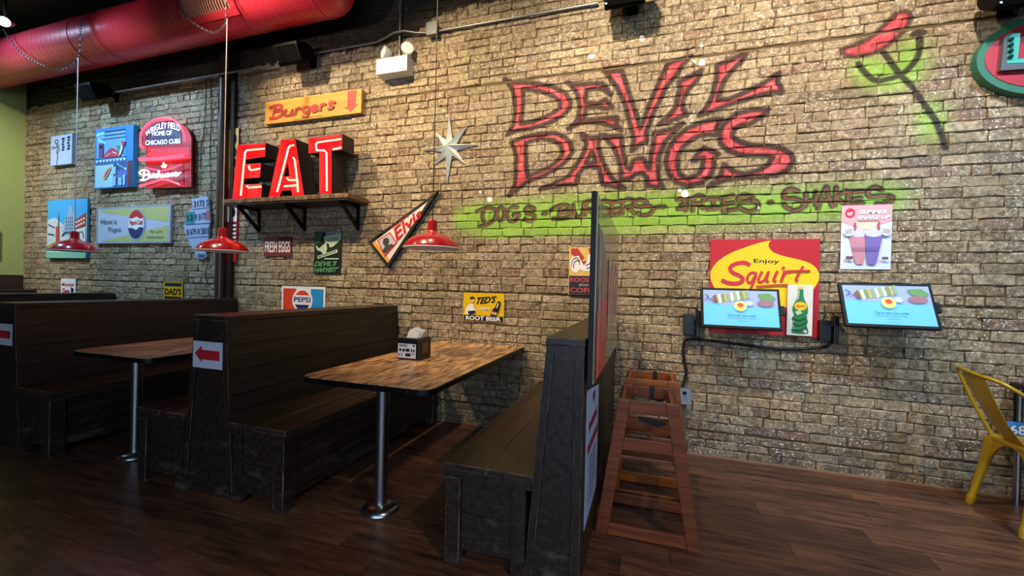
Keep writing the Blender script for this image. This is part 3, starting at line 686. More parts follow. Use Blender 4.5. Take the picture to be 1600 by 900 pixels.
for (xa, ya), (xf, yf) in (((2.01, -.24), (1.925, -.205)), ((2.01, -.56), (1.925, -.60)), ((2.32, -.24), (2.40, -.195)), ((2.32, -.56), (2.40, -.605))):
    P0, P1 = np.array([xa, ya, .43]), np.array([xf, yf, .0]); pts = [P0+(P1-P0)*k for k in (0, .12, .3, .55, .84, .88, .93, 1.)]
    MB().tube(pts, [.045, .036, .027, .022, .018, .023, .023, .019], 12, squash=.8).build('leg', YEL, t, smooth=True)
for yy in (sy0+.004, sy1-.012):
    arc = [(sx0+.045+(sx1-sx0-.09)*k/12, .425-.10*abs(k/6-1)**2.2) for k in range(13)]
    MB().prism([(sx0+.03, .426)]+[(sx0-.005, .33)]+arc+[(sx1+.005, .33), (sx1-.03, .426)], yy, yy+.008).build('apron', YEL, t)
arc = [(sy0+.045+(sy1-sy0-.09)*k/12, .425-.10*abs(k/6-1)**2.2) for k in range(13)]
for xx in (sx0+.004, sx1-.012):
    MB().prism([(sy0+.03, .426), (sy0-.005, .33)]+arc+[(sy1+.005, .33), (sy1-.03, .426)], xx, xx+.008, 'x').build('apron', YEL, t)
# cafe table behind it
t = thing('cafe_table', 'dark topped cafe table with steel leg behind the yellow chair', 'table', (2.5, -.4, 0))
box(2.205, 2.95, -.72, -.03, .715, .745).build('table_top', M('dark_laminate', '1a1614', .35), t, bevel=.004)
for xx, yy in ((2.215, -.095), (2.88, -.095), (2.88, -.66)):
    MB().tube([(xx, yy, 0), (xx, yy, .715)], .018, 14).build('leg', STEEL, t, smooth=True)
box(2.2, 2.9, -.11, -.08, .69, .7145).build('rail', BLACKM, t)
tt, fc, fp = sign('number_plate', 'small blue plate with white numerals hanging under the cafe table', 'plate', [(1574, 656), (1612, 664), (1612, 688), (1574, 681)], Y=-.135, th=.008, mat=M('plate_blue', '3f7cc4', .4))
for q in (.03, .2): box(fp.rect[0]+q, fp.rect[0]+q+.015, -.129, -.1275, fp.rect[3]-.03, .7145).build('strap', BLACKM, tt)
fc.text('lettering', '68', (.10, .2), (.78, .2), (.78, .8), (.10, .8), M('plate_white', 'e0ecf6', .5), bold=.02)

# ------------------------------------------------------------------ overhead: duct, column, conduit, speakers
DUCTR = M('red_duct_paint', 'b02a3a', .36, .1, var=.08, scale=6)
DY, DZ, DR, DX1 = -.50, 3.925, .246, -2.60
t = thing('ventilation_duct', 'large round red spiral duct running under the black ceiling', 'duct', (-5.5, DY, DZ))
def ring(x, r, n=48): return [(x, DY+r*math.cos(2*math.pi*j/n), DZ+r*math.sin(2*math.pi*j/n)) for j in range(n)]
b = MB(); n = 48; vs = []; xs = list(np.linspace(FX0, DX1-.22, 60))
for x in xs: vs += ring(x, DR)
vs_end = [(DX1-.22+.22*math.sin(a), DR*(.25+.75*math.cos(a))) for a in np.linspace(.15, 1.45, 8)]
for x, r in vs_end: vs += ring(x, r)
k = len(xs)+len(vs_end)
b.add(vs, [(i*n+j, i*n+(j+1) % n, (i+1)*n+(j+1) % n, (i+1)*n+j) for i in range(k-1) for j in range(n)]+[tuple(range((k-1)*n, k*n))])
duct = b.build('duct_body', DUCTR, t, smooth=True)
b = MB(); pts = []                                           # helical lock seam
pitch = .085; turns = int((DX1-.24-FX0)/pitch); m_ = 26
for q in range(turns*m_):
    a = 2*math.pi*q/m_; pts.append((FX0+pitch*q/m_, DY+(DR+.0005)*math.cos(a), DZ+(DR+.0005)*math.sin(a)))
b.tube(pts, .0018, 4).build('spiral_seam', DUCTR, duct)
for x in (-6.05, -5.62, DX1-.26):
    bb = MB(); pr = [(x-.018, DR), (x-.018, DR+.006), (x+.018, DR+.006), (x+.018, DR)]; vs = []
    for xx, r in pr: vs += ring(xx, r)
    bb.add(vs, [(i*n+j, i*n+(j+1) % n, (i+1)*n+(j+1) % n, (i+1)*n+j) for i in range(3) for j in range(n)]).build('joint_band', DUCTR, t, smooth=True)
def grille(xa, xb, a0, a1):
    """curved supply grille on the duct between two angles (degrees, 180 = towards the room, 270 = down)"""
    def pt(x, a, r): return (x, DY+r*math.cos(math.radians(a)), DZ+r*math.sin(math.radians(a)))
    fr = MB()
    for (xx0, xx1, aa0, aa1) in ((xa-.06, xa, a0-7, a1+13), (xb, xb+.06, a0-7, a1+13), (xa, xb, a0-7, a0), (xa, xb, a1, a1+13)):
        m2 = 6
        for i in range(m2):
            p, q = aa0+(aa1-aa0)*i/m2, aa0+(aa1-aa0)*(i+1)/m2
            fr.hexa([pt(xx0, p, DR), pt(xx1, p, DR), pt(xx1, q, DR), pt(xx0, q, DR)], [pt(xx0, p, DR+.022), pt(xx1, p, DR+.022), pt(xx1, q, DR+.022), pt(xx0, q, DR+.022)])
    g = fr.build('grille_frame', DUCTR, t)
    bk = MB()
    for i in range(6):
        p, q = a0+(a1-a0)*i/6, a0+(a1-a0)*(i+1)/6
        bk.add([pt(xa, p, DR+.003), pt(xb, p, DR+.003), pt(xb, q, DR+.003), pt(xa, q, DR+.003)], [(0, 1, 2, 3)])
    bk.build('grille_opening', M('grille_dark', '120c0a', .9), g)
    ns = int((xb-xa)/.032)
    for i in range(ns):
        x = xa+(xb-xa)*(i+.5)/ns; s_ = MB()
        for j in range(5):
            p, q = a0+(a1-a0)*j/5, a0+(a1-a0)*(j+1)/5
            s_.hexa([pt(x-.005, p, DR+.003), pt(x+.005, p, DR+.003), pt(x+.005, q, DR+.003), pt(x-.005, q, DR+.003)], [pt(x-.005, p, DR+.018), pt(x+.005, p, DR+.018), pt(x+.005, q, DR+.018), pt(x-.005, q, DR+.018)])
        s_.build('grille_bar', M('grille_bar_paint', 'b87868', .5), g)
grille(-4.33, -3.70, 150, 219)

# column
t = thing('steel_column', 'brown round steel column against the wall left of the shelf', 'column', (-4.60, -.075, 0))
COLM = M('brown_column_paint', '4a352c', .35, .2, var=.2, scale=5)
MB().tube([(-4.60, -.068, .012), (-4.60, -.068, WZ1-.012)], .054, 28).build('shaft', COLM, t, smooth=True)
box(-4.68, -4.52, -.15, -.012, 0, .012).build('base_plate', COLM, t); box(-4.68, -4.52, -.15, -.012, WZ1-.012, WZ1).build('cap_plate', COLM, t)
box(-4.51, -4.47, -.05, -.012, .013, WZ1-.013).build('side_pipe', M('dark_pipe', '1e1614', .6), t)

# conduit
t = thing('electrical_conduit', 'thin grey conduit crossing in front of the brown column', 'conduit', (-5.5, -.138, 3.6))
pa, pb = at(182, 143.6, -.138), at(424, 102.5, -.138)
MB().tube([pa, pb], .0115, 10).build('tube', CONDUIT, t, smooth=True)
for k in (.04, .5, .72):
    q = pa+(pb-pa)*k; MB().tube([q, (q[0], -.011, q[2])], .006, 6).build('standoff', CONDUIT, t)
t = thing('electrical_conduit', 'thin grey conduit with a bend and junction box above the emergency light', 'conduit', (-2, -.03, 3.65))
pts = [(-3.42, -.032, 3.652), (-2.62, -.032, 3.652), (-2.50, -.05, 3.668), (-2.40, -.075, 3.684), (-2.28, -.075, 3.684), (-2.17, -.05, 3.662), (-2.05, -.032, 3.65), (-1.98, -.032, 3.65), (-.46, -.032, 3.642)]
MB().tube(pts, .0115, 10).build('tube', CONDUIT, t, smooth=True)
box(-2.03, -1.935, -.085, -.011, 3.60, 3.71).build('junction_box', M('box_steel', '7a8088', .4, .7), t, bevel=.003)
box(-2.035, -1.93, -.09, -.0855, 3.597, 3.713).build('box_cover', M('box_steel'), t)
for x in (-3.0, -1.2):
    box(x-.012, x+.012, -.046, -.011, 3.635, 3.672).build('strap_clip', CONDUIT, t)
t = thing('vertical_conduit', 'thin vertical conduit dropping to the emergency light', 'conduit', (-2.35, -.03, 3.44))
MB().tube([(-2.353, -.035, 3.425), (-2.353, -.035, WZ1-.002)], .0115, 10).build('tube', CONDUIT, t, smooth=True)
for z in (3.55, 3.95): box(-2.366, -2.34, -.049, -.011, z-.01, z+.01).build('strap_clip', CONDUIT, t)

# emergency light
t = thing('emergency_light', 'white emergency light box with two lamp heads', 'emergency light', (-2.35, -.08, 3.27))
EW = M('emergency_white', 'd4dade', .45, var=.03)
box(-2.545, -2.205, -.135, -.011, 3.270, 3.420).build('housing', EW, t, bevel=.008)
for x, tw in ((-2.47, -.5), (-2.235, .55)):
    hd = MB(); p = np.array([x, -.085, 3.445]); dr = np.array([tw, -.8, .05]); dr /= np.linalg.norm(dr)
    hd.tube([p+np.array([0, 0, .05])-dr*.05, p+np.array([0, 0, .05])-dr*.035, p+np.array([0, 0, .05])+dr*.02, p+np.array([0, 0, .05])+dr*.03], [.03, .045, .06, .058], 20)
    h_ = hd.build('lamp_head', EW, t, smooth=True)
    MB().tube([(x, -.085, 3.418), (x, -.085, 3.465)], .012, 10).build('stem', EW, t)
    q = p+np.array([0, 0, .05])+dr*.0302; MB().tube([q, q+dr*.002], .048, 20).build('lens', M('lamp_lens', 'e6eaee', .15), h_)

# speakers
SPK = M('speaker_black', '050506', .6, spec=.12); GRL = M('speaker_grille', '060607', .8, spec=.05, bump=.3, scale=400)
def speaker(cx, cz, label, flip=1):
    t = thing('loudspeaker', label, 'speaker', (cx, -.1, cz), 'black wall speakers')
    W_ = .30
    def P(y, z): return (y, z)
    a = math.radians(28)
    def rt(y, z): return (-.20+y*math.cos(a)-z*math.sin(a), cz+y*math.sin(a)+z*math.cos(a))
    pr = [rt(*p) for p in ((-.11, -.10), (-.125, -.06), (-.125, .06), (-.11, .10), (.02, .085), (.08, .05), (.095, 0), (.08, -.05), (.02, -.085))]
    body = MB().prism(pr, cx-W_/2, cx+W_/2, 'x').build('cabinet', SPK, t, bevel=.012, smooth=True)
    gv = [rt(-.128, -.075), rt(-.128, .075), rt(-.122, .075), rt(-.122, -.075)]
    MB().prism(gv, cx-W_/2+.02, cx+W_/2-.02, 'x').build('grille', GRL, t, bevel=.002)
    box(cx+.05*flip-.012, cx+.05*flip+.012, -.13, -.011, cz-.015, cz+.015).build('bracket_arm', SPK, t)
    box(cx+.05*flip-.04, cx+.05*flip+.04, -.018, -.0105, cz-.06, cz+.06).build('bracket_plate', SPK, t)
    for s_ in (-1, 1):
        q = rt(0, 0); MB().tube([(cx+s_*(W_/2+.001), q[0], q[1]), (cx+s_*(W_/2+.02), q[0], q[1])], .02, 12).build('knob', SPK, t)
    q = rt(-.129, -.055); box(cx-.14, cx-.128, q[0]-.002, q[0]+.002, q[1]-.006, q[1]+.006).build('badge', STEEL, t)
for px_, pyy, lab in ((150, 143, 'black wedge speaker above the blue canvas, farthest left'), (462, 84, 'black wedge speaker above the yellow hanging board'), (977, -10, 'black wedge speaker cut by the top edge above the big red lettering'), (1592, -16, 'black wedge speaker in the top right corner')):
    p = at(px_, pyy, -.2); speaker(p[0], p[2], lab)

# spotlight in the upper left
p = at(9, 34, -1.15)
t = thing('track_spotlight', 'black track spotlight in the upper left corner', 'spotlight', (p[0], -1.15, p[2]))
dr = np.array([.75, -.5, -.4]); dr /= np.linalg.norm(dr)
MB().tube([p-dr*.12, p-dr*.1, p+dr*.05, p+dr*.055], [.03, .045, .05, .05], 20).build('can', BLACKM, t, smooth=True)
MB().tube([p+dr*.056, p+dr*.060], .045, 20).build('lens', M('spot_lens', 'eef4ff', .2, emit=3.), t)
MB().tube([p-dr*.05, (p[0]-.02, -1.15, p[2]+.12), (p[0]-.02, -1.15, WZ1-.03)], .012, 8).build('arm', BLACKM, t)
box(p[0]-.5, p[0]+.8, -1.17, -1.13, WZ1-.03, WZ1-.001).build('track', BLACKM, t)

# ------------------------------------------------------------------ pendant lamps
REDE = M('red_enamel', 'a81c26', .22, coat=.6, var=.04); SHW = M('white_enamel', 'ece8e0', .35, var=.02)
CORDB = M('black_cord', '0e0e10', .6); CORDW = M('pale_cord', 'a8a4a8', .6)
def link_chain(path, size=.034, r=.0028):
    b = MB(); pts = [np.array(q) for q in smooth_line(path, 10)]; acc = 0; k = 0
    L = [0]
    for a, c in zip(pts[:-1], pts[1:]): L.append(L[-1]+np.linalg.norm(c-a))
    def on(s):
        for i in range(len(L)-1):
            if L[i+1] >= s: return pts[i]+(pts[i+1]-pts[i])*((s-L[i])/(L[i+1]-L[i]+1e-9))
        return pts[-1]
    s = 0
    while s < L[-1]-size*.5:
        p0, p1 = on(s), on(min(s+size, L[-1])); c = (p0+p1)/2; d_ = p1-p0; d_ /= np.linalg.norm(d_)+1e-9
        e = np.cross(d_, [0, 1, 0]); 
        if np.linalg.norm(e) < .1: e = np.cross(d_, [1, 0, 0])
        e /= np.linalg.norm(e)
        if k % 2: e = np.cross(d_, e)
        ring_ = [c+d_*math.cos(a)*size*.62+e*math.sin(a)*size*.26 for a in np.linspace(0, 2*math.pi, 9)]
        b.tube(ring_, r, 5, cap=False); s += size*.92; k += 1
    return b
def pendant(x, y, zr, label, chain, ztop, cord, shade=None):
    t = thing('pendant_lamp', label, 'lamp', (x, y, zr), 'red enamel pendant lamps')
    prof = [(.207, 0), (.207, .010), (.200, .020), (.188, .040), (.165, .064), (.130, .086), (.090, .102), (.055, .113), (.043, .122), (.038, .134), (.036, .150), (.036, .192), (.029, .206), (.010, .212), (0, .212)]
    s_ = MB().lathe(prof, (x, y, zr), 40).build('shade', REDE, t, smooth=True)
    inn = [(.206, .0005), (.198, .018), (.185, .037), (.162, .060), (.127, .082), (.087, .098), (.05, .108), (0, .109)]
    MB().lathe(inn, (x, y, zr), 40).build('shade_lining', SHW, s_, smooth=True)
    b = MB(); b.tube([(x+.207*math.cos(a), y+.207*math.sin(a), zr+.002) for a in np.linspace(0, 2*math.pi, 49)], .0045, 6, cap=False); b.build('white_rim', SHW, s_, smooth=True)
    MB().lathe([(0, .012), (.02, .016), (.032, .032), (.034, .05), (.026, .072), (.014, .09), (.014, .108), (0, .108)], (x, y, zr), 20).build('bulb', M('bulb_glass', 'e8dcc0', .2), t, smooth=True)
    MB().tube([(x, y, zr+.21), (x, y, ztop)], .0042, 6).build('cord', cord, t)
    if chain: link_chain(chain).build('chain', M('chain_steel', '4a4448', .4, .6), t)
    return t
ly = -.80
c1 = at(123, 90, ly)
pendant(-5.712, ly, 1.528, 'red enamel pendant lamp in front of the city canvas, leftmost', [at(127, 30, ly), at(125, 60, ly), at(122.5, 88, ly), at(106, 104, ly), at(84, 108, ly), at(50, 95, ly), at(25, 75, ly), at(5, 45, ly)], c1[2], CORDW)
c2 = at(352, 30, ly)
pendant(-3.622, ly, 1.522, 'red enamel pendant lamp in front of the brown column', [at(355, -40, ly), at(354, 0, ly), at(353, 34, ly), at(345, 45, ly), at(334, 51, ly), at(318, 46, ly), at(292, 28, ly), at(278, 5, ly), at(270, -40, ly)], c2[2], CORDW)
pendant(-1.530, ly, 1.540, 'red enamel pendant lamp over the near table beside the pennant', None, WZ1-.001, CORDB)
for (q0, q1, q2, q3) in (((127, 42), (140, 78), (150, 92), (158, 100)), ((362, -5), (372, 14), (384, 30), (412, 42))):
    pass

# ------------------------------------------------------------------ shelf with the neon letters
t = thing('display_shelf', 'rustic wall shelf of end-grain blocks carrying the neon letters', 'shelf', (-3.5, 0, 2.05))
SX0, SX1, SYF, SZ0, SZ1 = -4.285, -2.695, -.305, 2.070, 2.112
SHELFW = wood('shelf_block_wood', '4a3426', '9a7a5c', (4, 4, 30), .6, objvar=.35)
n = 30; xs = np.linspace(SX0, SX1, n+1)
for i in range(n): box(xs[i]+.0012, xs[i+1]-.0012, SYF+rng.uniform(-.002, .002), -.012, SZ0, SZ1+rng.uniform(-.001, .0)).build('block', SHELFW, t)
box(SX0+.004, SX1-.004, SYF+.006, -.012, SZ0-.022, SZ0-.0005).build('underboard', DARKW, t)
for x in (-4.10, -3.47, -2.80):
    b = MB(); b.box(x-.012, x+.012, -.035, -.012, 1.80, SZ0-.023); b.hexa([(x-.012, -.030, 1.805), (x+.012, -.030, 1.805), (x+.012, -.026, 1.845), (x-.012, -.026, 1.845)], [(x-.012, -.275, SZ0-.045), (x+.012, -.275, SZ0-.045), (x+.012, -.25, SZ0-.0235), (x-.012, -.25, SZ0-.0235)])
    b.box(x-.012, x+.012, -.28, -.035, SZ0-.045, SZ0-.023)
    b.build('bracket', BLACKM, t)
NEON = M('neon_tube_red', 'ff6a50', .3, emit=9., var=0.)
LETIN = M('letter_red_inside_glow', 'ee2c36', .5, var=.05, emit=.25); LETOUT = M('letter_dark_outside', '33282a', .55, .2)  # lining emits a little itself, imitating red glow from the tubes
def zl(p): return Z(350, 190, .14443, p)
LYF = -.292
def chan_letter(nm, label, outer, hole, tubes, depth=.17):
    P = [at(x, y, LYF) for x, y in zl(outer)]; o2 = [(p[0], p[2]) for p in P]
    zmin = min(p[1] for p in o2); dz = SZ1+.0005-zmin
    o2 = [(a, (SZ1+.0005 if c < zmin+.03 else c+dz*(1-(c-zmin)/.6))) for a, c in o2]
    hl = [(at(x, y, LYF)[0], at(x, y, LYF)[2]+dz*.5) for x, y in zl(hole)] if hole else None
    cx = sum(a for a, _ in o2)/len(o2)
    t = thing('neon_letter', label, 'neon sign', (cx, LYF, SZ1), 'neon letters on the shelf')
    def inset(poly, k):
        out = []; m = len(poly); ar = sum(poly[i][0]*poly[(i+1) % m][1]-poly[(i+1) % m][0]*poly[i][1] for i in range(m)); sg = 1 if ar > 0 else -1
        for i in range(m):
            p0, p1, p2 = np.array(poly[i-1]), np.array(poly[i]), np.array(poly[(i+1) % m])
            d1 = (p1-p0)/np.linalg.norm(p1-p0); d2 = (p2-p1)/np.linalg.norm(p2-p1)
            n1 = np.array([-d1[1], d1[0]])*sg; n2 = np.array([-d2[1], d2[0]])*sg
            q = (n1+n2); q /= max(.3, (1+n1@n2)); out.append(tuple(p1+q*k))
        return out
    def wallring(poly, y0, y1):
        m = len(poly); return [(a, y0, c) for a, c in poly]+[(a, y1, c) for a, c in poly], [(i, (i+1) % m, (i+1) % m+m, i+m) for i in range(m)]
    ob = MB(); ob.add(*wallring(o2, LYF, LYF+depth)); 
    ins = inset(o2, .004); m = len(o2)
    ob.add([(a, LYF, c) for a, c in o2]+[(a, LYF, c) for a, c in ins], [(i, (i+1) % m, (i+1) % m+m, i+m) for i in range(m)])
    if hl:
        hin = inset(hl, -.004); ob.add(*wallring(hl, LYF, LYF+depth))
    ob.add([(a, LYF+depth, c) for a, c in o2], [tuple(range(m))])
    ob.build('casing', LETOUT, t)
    ib = MB(); ib.add(*wallring(ins, LYF+.0005, LYF+depth-.004)); ib.add([(a, LYF+depth-.006, c) for a, c in ins], [tuple(range(m))])
    if hl:
        ib.add(*wallring(inset(hl, -.004), LYF, LYF+depth-.004))
    ib.build('red_lining', LETIN, t)
    if hl: MB().add([(a, LYF+depth-.012, c) for a, c in hl], [tuple(range(len(hl)))]).build('counter_plate', LETOUT, t)
    tb = []
    for ln in tubes:
        pts = [at(x, y, LYF+.055) for x, y in zl(ln)]; 
        MB().tube(pts, .0085, 8).build('neon_tube', NEON, t, smooth=True)
    return t
chan_letter('e', 'red neon channel letter E, left of the three on the shelf', [(145,250),(450,225),(445,372),(240,402),(232,450),(402,438),(390,592),(222,602),(215,662),(412,655),(405,800),(88,812)], None,
  [[(435,292),(250,310),(228,330),(205,560),(182,800)], [(270,470),(275,515),(300,525),(385,508)], [(400,705),(265,715),(248,700),(252,680)]])
chan_letter('a', 'red neon channel letter A, middle of the three on the shelf', [(615,195),(770,180),(868,770),(740,775),(725,720),(625,725),(605,785),(483,790)], [(690,430),(705,575),(645,580)],
  [[(755,255),(715,262),(695,290),(640,510),(575,760)], [(750,385),(765,420),(795,660),(800,760)], [(680,615),(700,632),(775,632)], [(650,700),(780,690)]])
chan_letter('t', 'red neon channel letter T, right of the three on the shelf', [(915,180),(1278,128),(1278,300),(1165,310),(1165,760),(1030,765),(1030,325),(915,340)], None,
  [[(1265,188),(1010,225),(995,245),(1000,310),(1085,312),(1108,335),(1112,750)], [(1180,300),(1265,280)]])

# black cables beside the column
for pts, lab in (([(322, 118), (321, 160), (319, 200), (314, 235), (313, 262)], 'black cable hanging to the neon beer sign'), ([(329, 117), (330, 180), (328, 240), (330, 300), (331, 360), (326, 405), (321, 430), (330, 450), (355, 452)], 'black cable hanging beside the brown column')):
    P = [at(a, b_, -.015) for a, b_ in pts]
    o = MB().tube(smooth_line(P, 5), .004, 6); c = P[len(P)//2]
    t = thing('hanging_cable', lab, 'cable', (c[0], -.015, P[-1][2])); o.build('cable', CORDB, t, smooth=True)

# ------------------------------------------------------------------ signs on the wall
INK = M('black_ink', '14141a', .5); PWHITE = M('print_white', 'e8eaec', .45, var=.03); PRED = M('print_red', 'c41f2e', .4); PBLUE = M('print_navy', '1c2a66', .4)
def R(u0, v0, u1, v1): return [(u0, v0), (u1, v0), (u1, v1), (u0, v1)]
def bar_text(fc, nm, body, u0, v0, u1, v1, mat, bold=0., slant=0.): return fc.text(nm, body, (u0, v0), (u1, v0), (u1, v1), (u0, v1), mat, bold, slant)

# white canvas with a drawn figure
t, fc, fp = sign('white_canvas', 'small pale canvas print with a thin black drawing, upper left', 'canvas print', [(79.3, 215), (112.7, 207.5), (112, 254.5), (79.3, 260)], Y=-.055, th=.043, mat=M('canvas_pale', 'aebcd6', .7, var=.03))
fc.strokes('drawn_line', [[(.25, .14), (.20, .2), (.25, .27), (.33, .25), (.34, .17), (.27, .13)], [(.28, .27), (.33, .4), (.30, .55), (.34, .72), (.30, .98)], [(.30, .33), (.22, .42), (.12, .36), (.10, .45)], [(.38, .3), (.40, .5), (.33, .6)]], .035, M('drawing_grey', '3a4258', .6))
for u, v0, v1 in ((.60, .10, .56), (.86, .07, .55)):
    fc.polys('text_block', [R(u-.07+.02*(k % 2), v0+(v1-v0)*k/5, u+.06-.015*(k % 3), v0+(v1-v0)*(k+.75)/5) for k in range(5)], M('text_dark', '1e2438', .6))

# blue canvas
t, fc, fp = sign('blue_canvas', 'tall blue canvas print with stadium, hot dog and towers', 'canvas print', [(150.5, 200.5), (209, 196), (206.5, 293.5), (146.5, 293.5)], Y=-.065, th=.053, mat=M('canvas_blue', '2f86c8', .6, var=.05))
LB = M('canvas_light_blue', '8cc4e4', .6); 
fc.poly('pale_field', R(.05, .06, .80, .54), M('canvas_sky', '6fb2dc', .6)); fc.poly('lower_field', R(.02, .60, .50, .98), M('canvas_aqua', 'a4d6e4', .6)); fc.poly('tower_field', R(.50, .60, .86, .98), M('canvas_purple', '5a6cb4', .6))
fc.poly('maroon_edge', R(.88, .58, .99, .99), M('canvas_maroon', '5c2a3c', .6))
fc.polys('beam', [[(.04, .08), (.26, .06), (.26, .10), (.04, .13)], [(.08, .16), (.30, .25), (.28, .28), (.08, .19)], [(.6, .60), (.86, .7), (.85, .73), (.6, .63)]], M('canvas_mint', '8ee0d4', .6))
fc.polys('dark_line', [R(.26, .055, .80, .075), R(.25, .12, .80, .135), R(.2, .18, .82, .19), R(.04, .50, .84, .51), R(.03, .595, .86, .605)]+[R(.52+.045*k, .62, .54+.045*k, .70+.03*(k % 2)) for k in range(7)], M('canvas_line', '1f3a74', .6))
fc.polys('green_field', [R(.58, .32, .76, .34), R(.6, .36, .77, .38), R(.62, .40, .78, .42), R(.64, .44, .78, .46)], M('canvas_green', '2e8a6a', .6))
fc.poly('red_marquee', [(.25, .50), (.27, .44), (.40, .36), (.46, .34), (.56, .37), (.66, .44), (.68, .50)], M('canvas_red', 'c83258', .6)); fc.polys('white_mark', [[(.30, .47), (.44, .42), (.44, .43), (.30, .485)], [(.48, .40), (.60, .44), (.60, .455), (.48, .42)], R(.12, .36, .22, .40)]+[R(.06+.09*k, .535, .11+.09*k, .565) for k in range(9)], PWHITE)
fc.poly('box_tower', R(.12, .25, .24, .48), M('canvas_violet', '7a4a8c', .6)); fc.poly('box_window', R(.14, .28, .22, .34), INK)
fc.poly('hot_dog', [(.26, .86), (.22, .82), (.28, .74), (.36, .67), (.44, .64), (.46, .68), (.40, .77), (.32, .85)], M('canvas_bun', 'e2c49a', .6)); fc.poly('sausage', [(.28, .82), (.32, .75), (.42, .67), (.43, .69), (.36, .78), (.29, .84)], M('canvas_red'))
fc.polys('tower', [R(.52, .66, .60, .78), R(.53, .82, .60, .97), R(.66, .84, .75, .97), R(.78, .8, .84, .97)], LB)
fc.poly('cone', [(.74, .27), (.82, .27), (.72, .46), (.66, .50)], M('canvas_cream', 'e6ddc4', .6)); fc.poly('cone_top', [(.73, .26), (.83, .26), (.79, .34), (.75, .34)], M('canvas_red'))

# neon beer sign
p0 = at(222, 245, -.02)
NB = M('neon_box_red', 'b01830', .45, var=.05); NT = M('neon_pink_tube', 'ff3a50', .3, emit=3., var=0.); NW = M('neon_white_tube', 'e8f4ff', .3, emit=2.2, var=0.)
def zn(p): return Z(200, 170, .15556, p)
YB = -.075
P = [at(x, y, YB) for x, y in zn([(178, 800), (178, 395), (150, 390), (150, 225), (180, 190), (240, 140), (310, 108), (390, 100), (460, 115), (530, 150), (600, 200), (636, 290), (636, 785)])]
c = np.mean(P, 0)
t = thing('neon_beer_sign', 'glowing red and white neon beer sign with an arched top', 'neon sign', (c[0], -.02, min(p[2] for p in P)))
MB().prism([(p[0], p[2]) for p in P], YB, YB+.022).build('backing_panel', NB, t)
for q in (2, 8, 11, 0): MB().tube([(P[q][0]*.93+c[0]*.07, YB+.02, P[q][2]*.93+c[2]*.07), (P[q][0]*.93+c[0]*.07, -.011, P[q][2]*.93+c[2]*.07)], .01, 8).build('standoff', BLACKM, t)
fp = Face(lambda x, y, d: at(200+.15556*x, 170+.15556*y, YB-d), t)
fp.poly('dark_arch', [(175, 290), (185, 215), (240, 165), (320, 130), (400, 125), (460, 140), (520, 175), (540, 240), (540, 350), (175, 375)], M('neon_dark_panel', '26305c', .4))
fp.poly('red_field', [(200, 400), (620, 385), (620, 470), (200, 480)], M('neon_field', 'd03048', .4, emit=.12))
fp.poly('bow_tie', [(190, 585), (330, 560), (560, 545), (560, 760), (360, 720), (190, 780)], M('neon_bow', '80143a', .4, emit=.05))
def ntube(nm, pts, mat, r=.011, off=.05):
    MB().tube([at(200+.15556*x, 170+.15556*y, YB-off) for x, y in (smooth_line(pts, 4) if len(pts) > 2 else pts)], r, 7).build(nm, mat, t, smooth=True)
ntube('neon_tube', [(160, 385), (130, 380), (130, 250), (150, 215), (200, 155), (280, 105), (360, 92), (440, 105), (510, 150), (560, 240), (570, 330)], NT)
ntube('neon_tube', [(110, 500), (300, 492), (560, 465)], NT); ntube('neon_tube', [(115, 515), (300, 508), (560, 482)], NT)
ntube('neon_tube', [(120, 775), (250, 740), (360, 712), (480, 745), (520, 765)], NT); ntube('neon_tube', [(180, 590), (260, 610), (360, 620), (540, 560)], NT, .008)
for body, tl, tr, br, bl in (('WRIGLEY FIELD', (178, 215), (520, 150), (520, 215), (178, 270)), ('HOME OF', (245, 232), (440, 215), (440, 262), (245, 272)), ('CHICAGO CUBS', (175, 320), (525, 300), (525, 345), (175, 365))):
    v, f = text_geo(body, .0); vs = []
    for a, b_ in v:
        x = (tl[0]*(1-a)+tr[0]*a)*b_+(bl[0]*(1-a)+br[0]*a)*(1-b_); y = (tl[1]*(1-a)+tr[1]*a)*b_+(bl[1]*(1-a)+br[1]*a)*(1-b_)
        if body[0] == 'W': y -= 58*(1-(2*a-1)**2)-14
        vs.append(at(200+.15556*x, 170+.15556*y, YB-.03))
    MB().add(vs, f).build('neon_lettering', NW, t)
bud = [[(130, 660), (115, 640), (150, 615), (205, 625), (200, 655), (150, 670), (200, 668), (215, 690), (170, 715), (130, 715)], [(165, 625), (150, 710)], [(225, 650), (220, 685), (240, 690), (258, 650), (258, 690)], [(300, 660), (275, 660), (270, 685), (295, 685), (312, 620), (302, 690)], [(325, 652), (325, 682), (345, 684), (350, 655), (352, 682), (372, 680), (378, 650)], [(390, 670), (412, 665), (405, 648), (390, 660), (392, 682), (415, 676)], [(428, 648), (426, 678)], [(460, 645), (442, 650), (456, 665), (440, 676)], [(472, 662), (492, 656), (486, 640), (472, 650), (474, 674), (495, 668)], [(508, 642), (506, 670)], [(508, 650), (530, 638)]]
for l in bud: ntube('script_tube', l, NW, .008, .055)
ntube('crown_tube', [(340, 570), (352, 590), (358, 540), (368, 590), (385, 560)], M('neon_yellow_tube', 'ffd890', .3, emit=5.), .007)

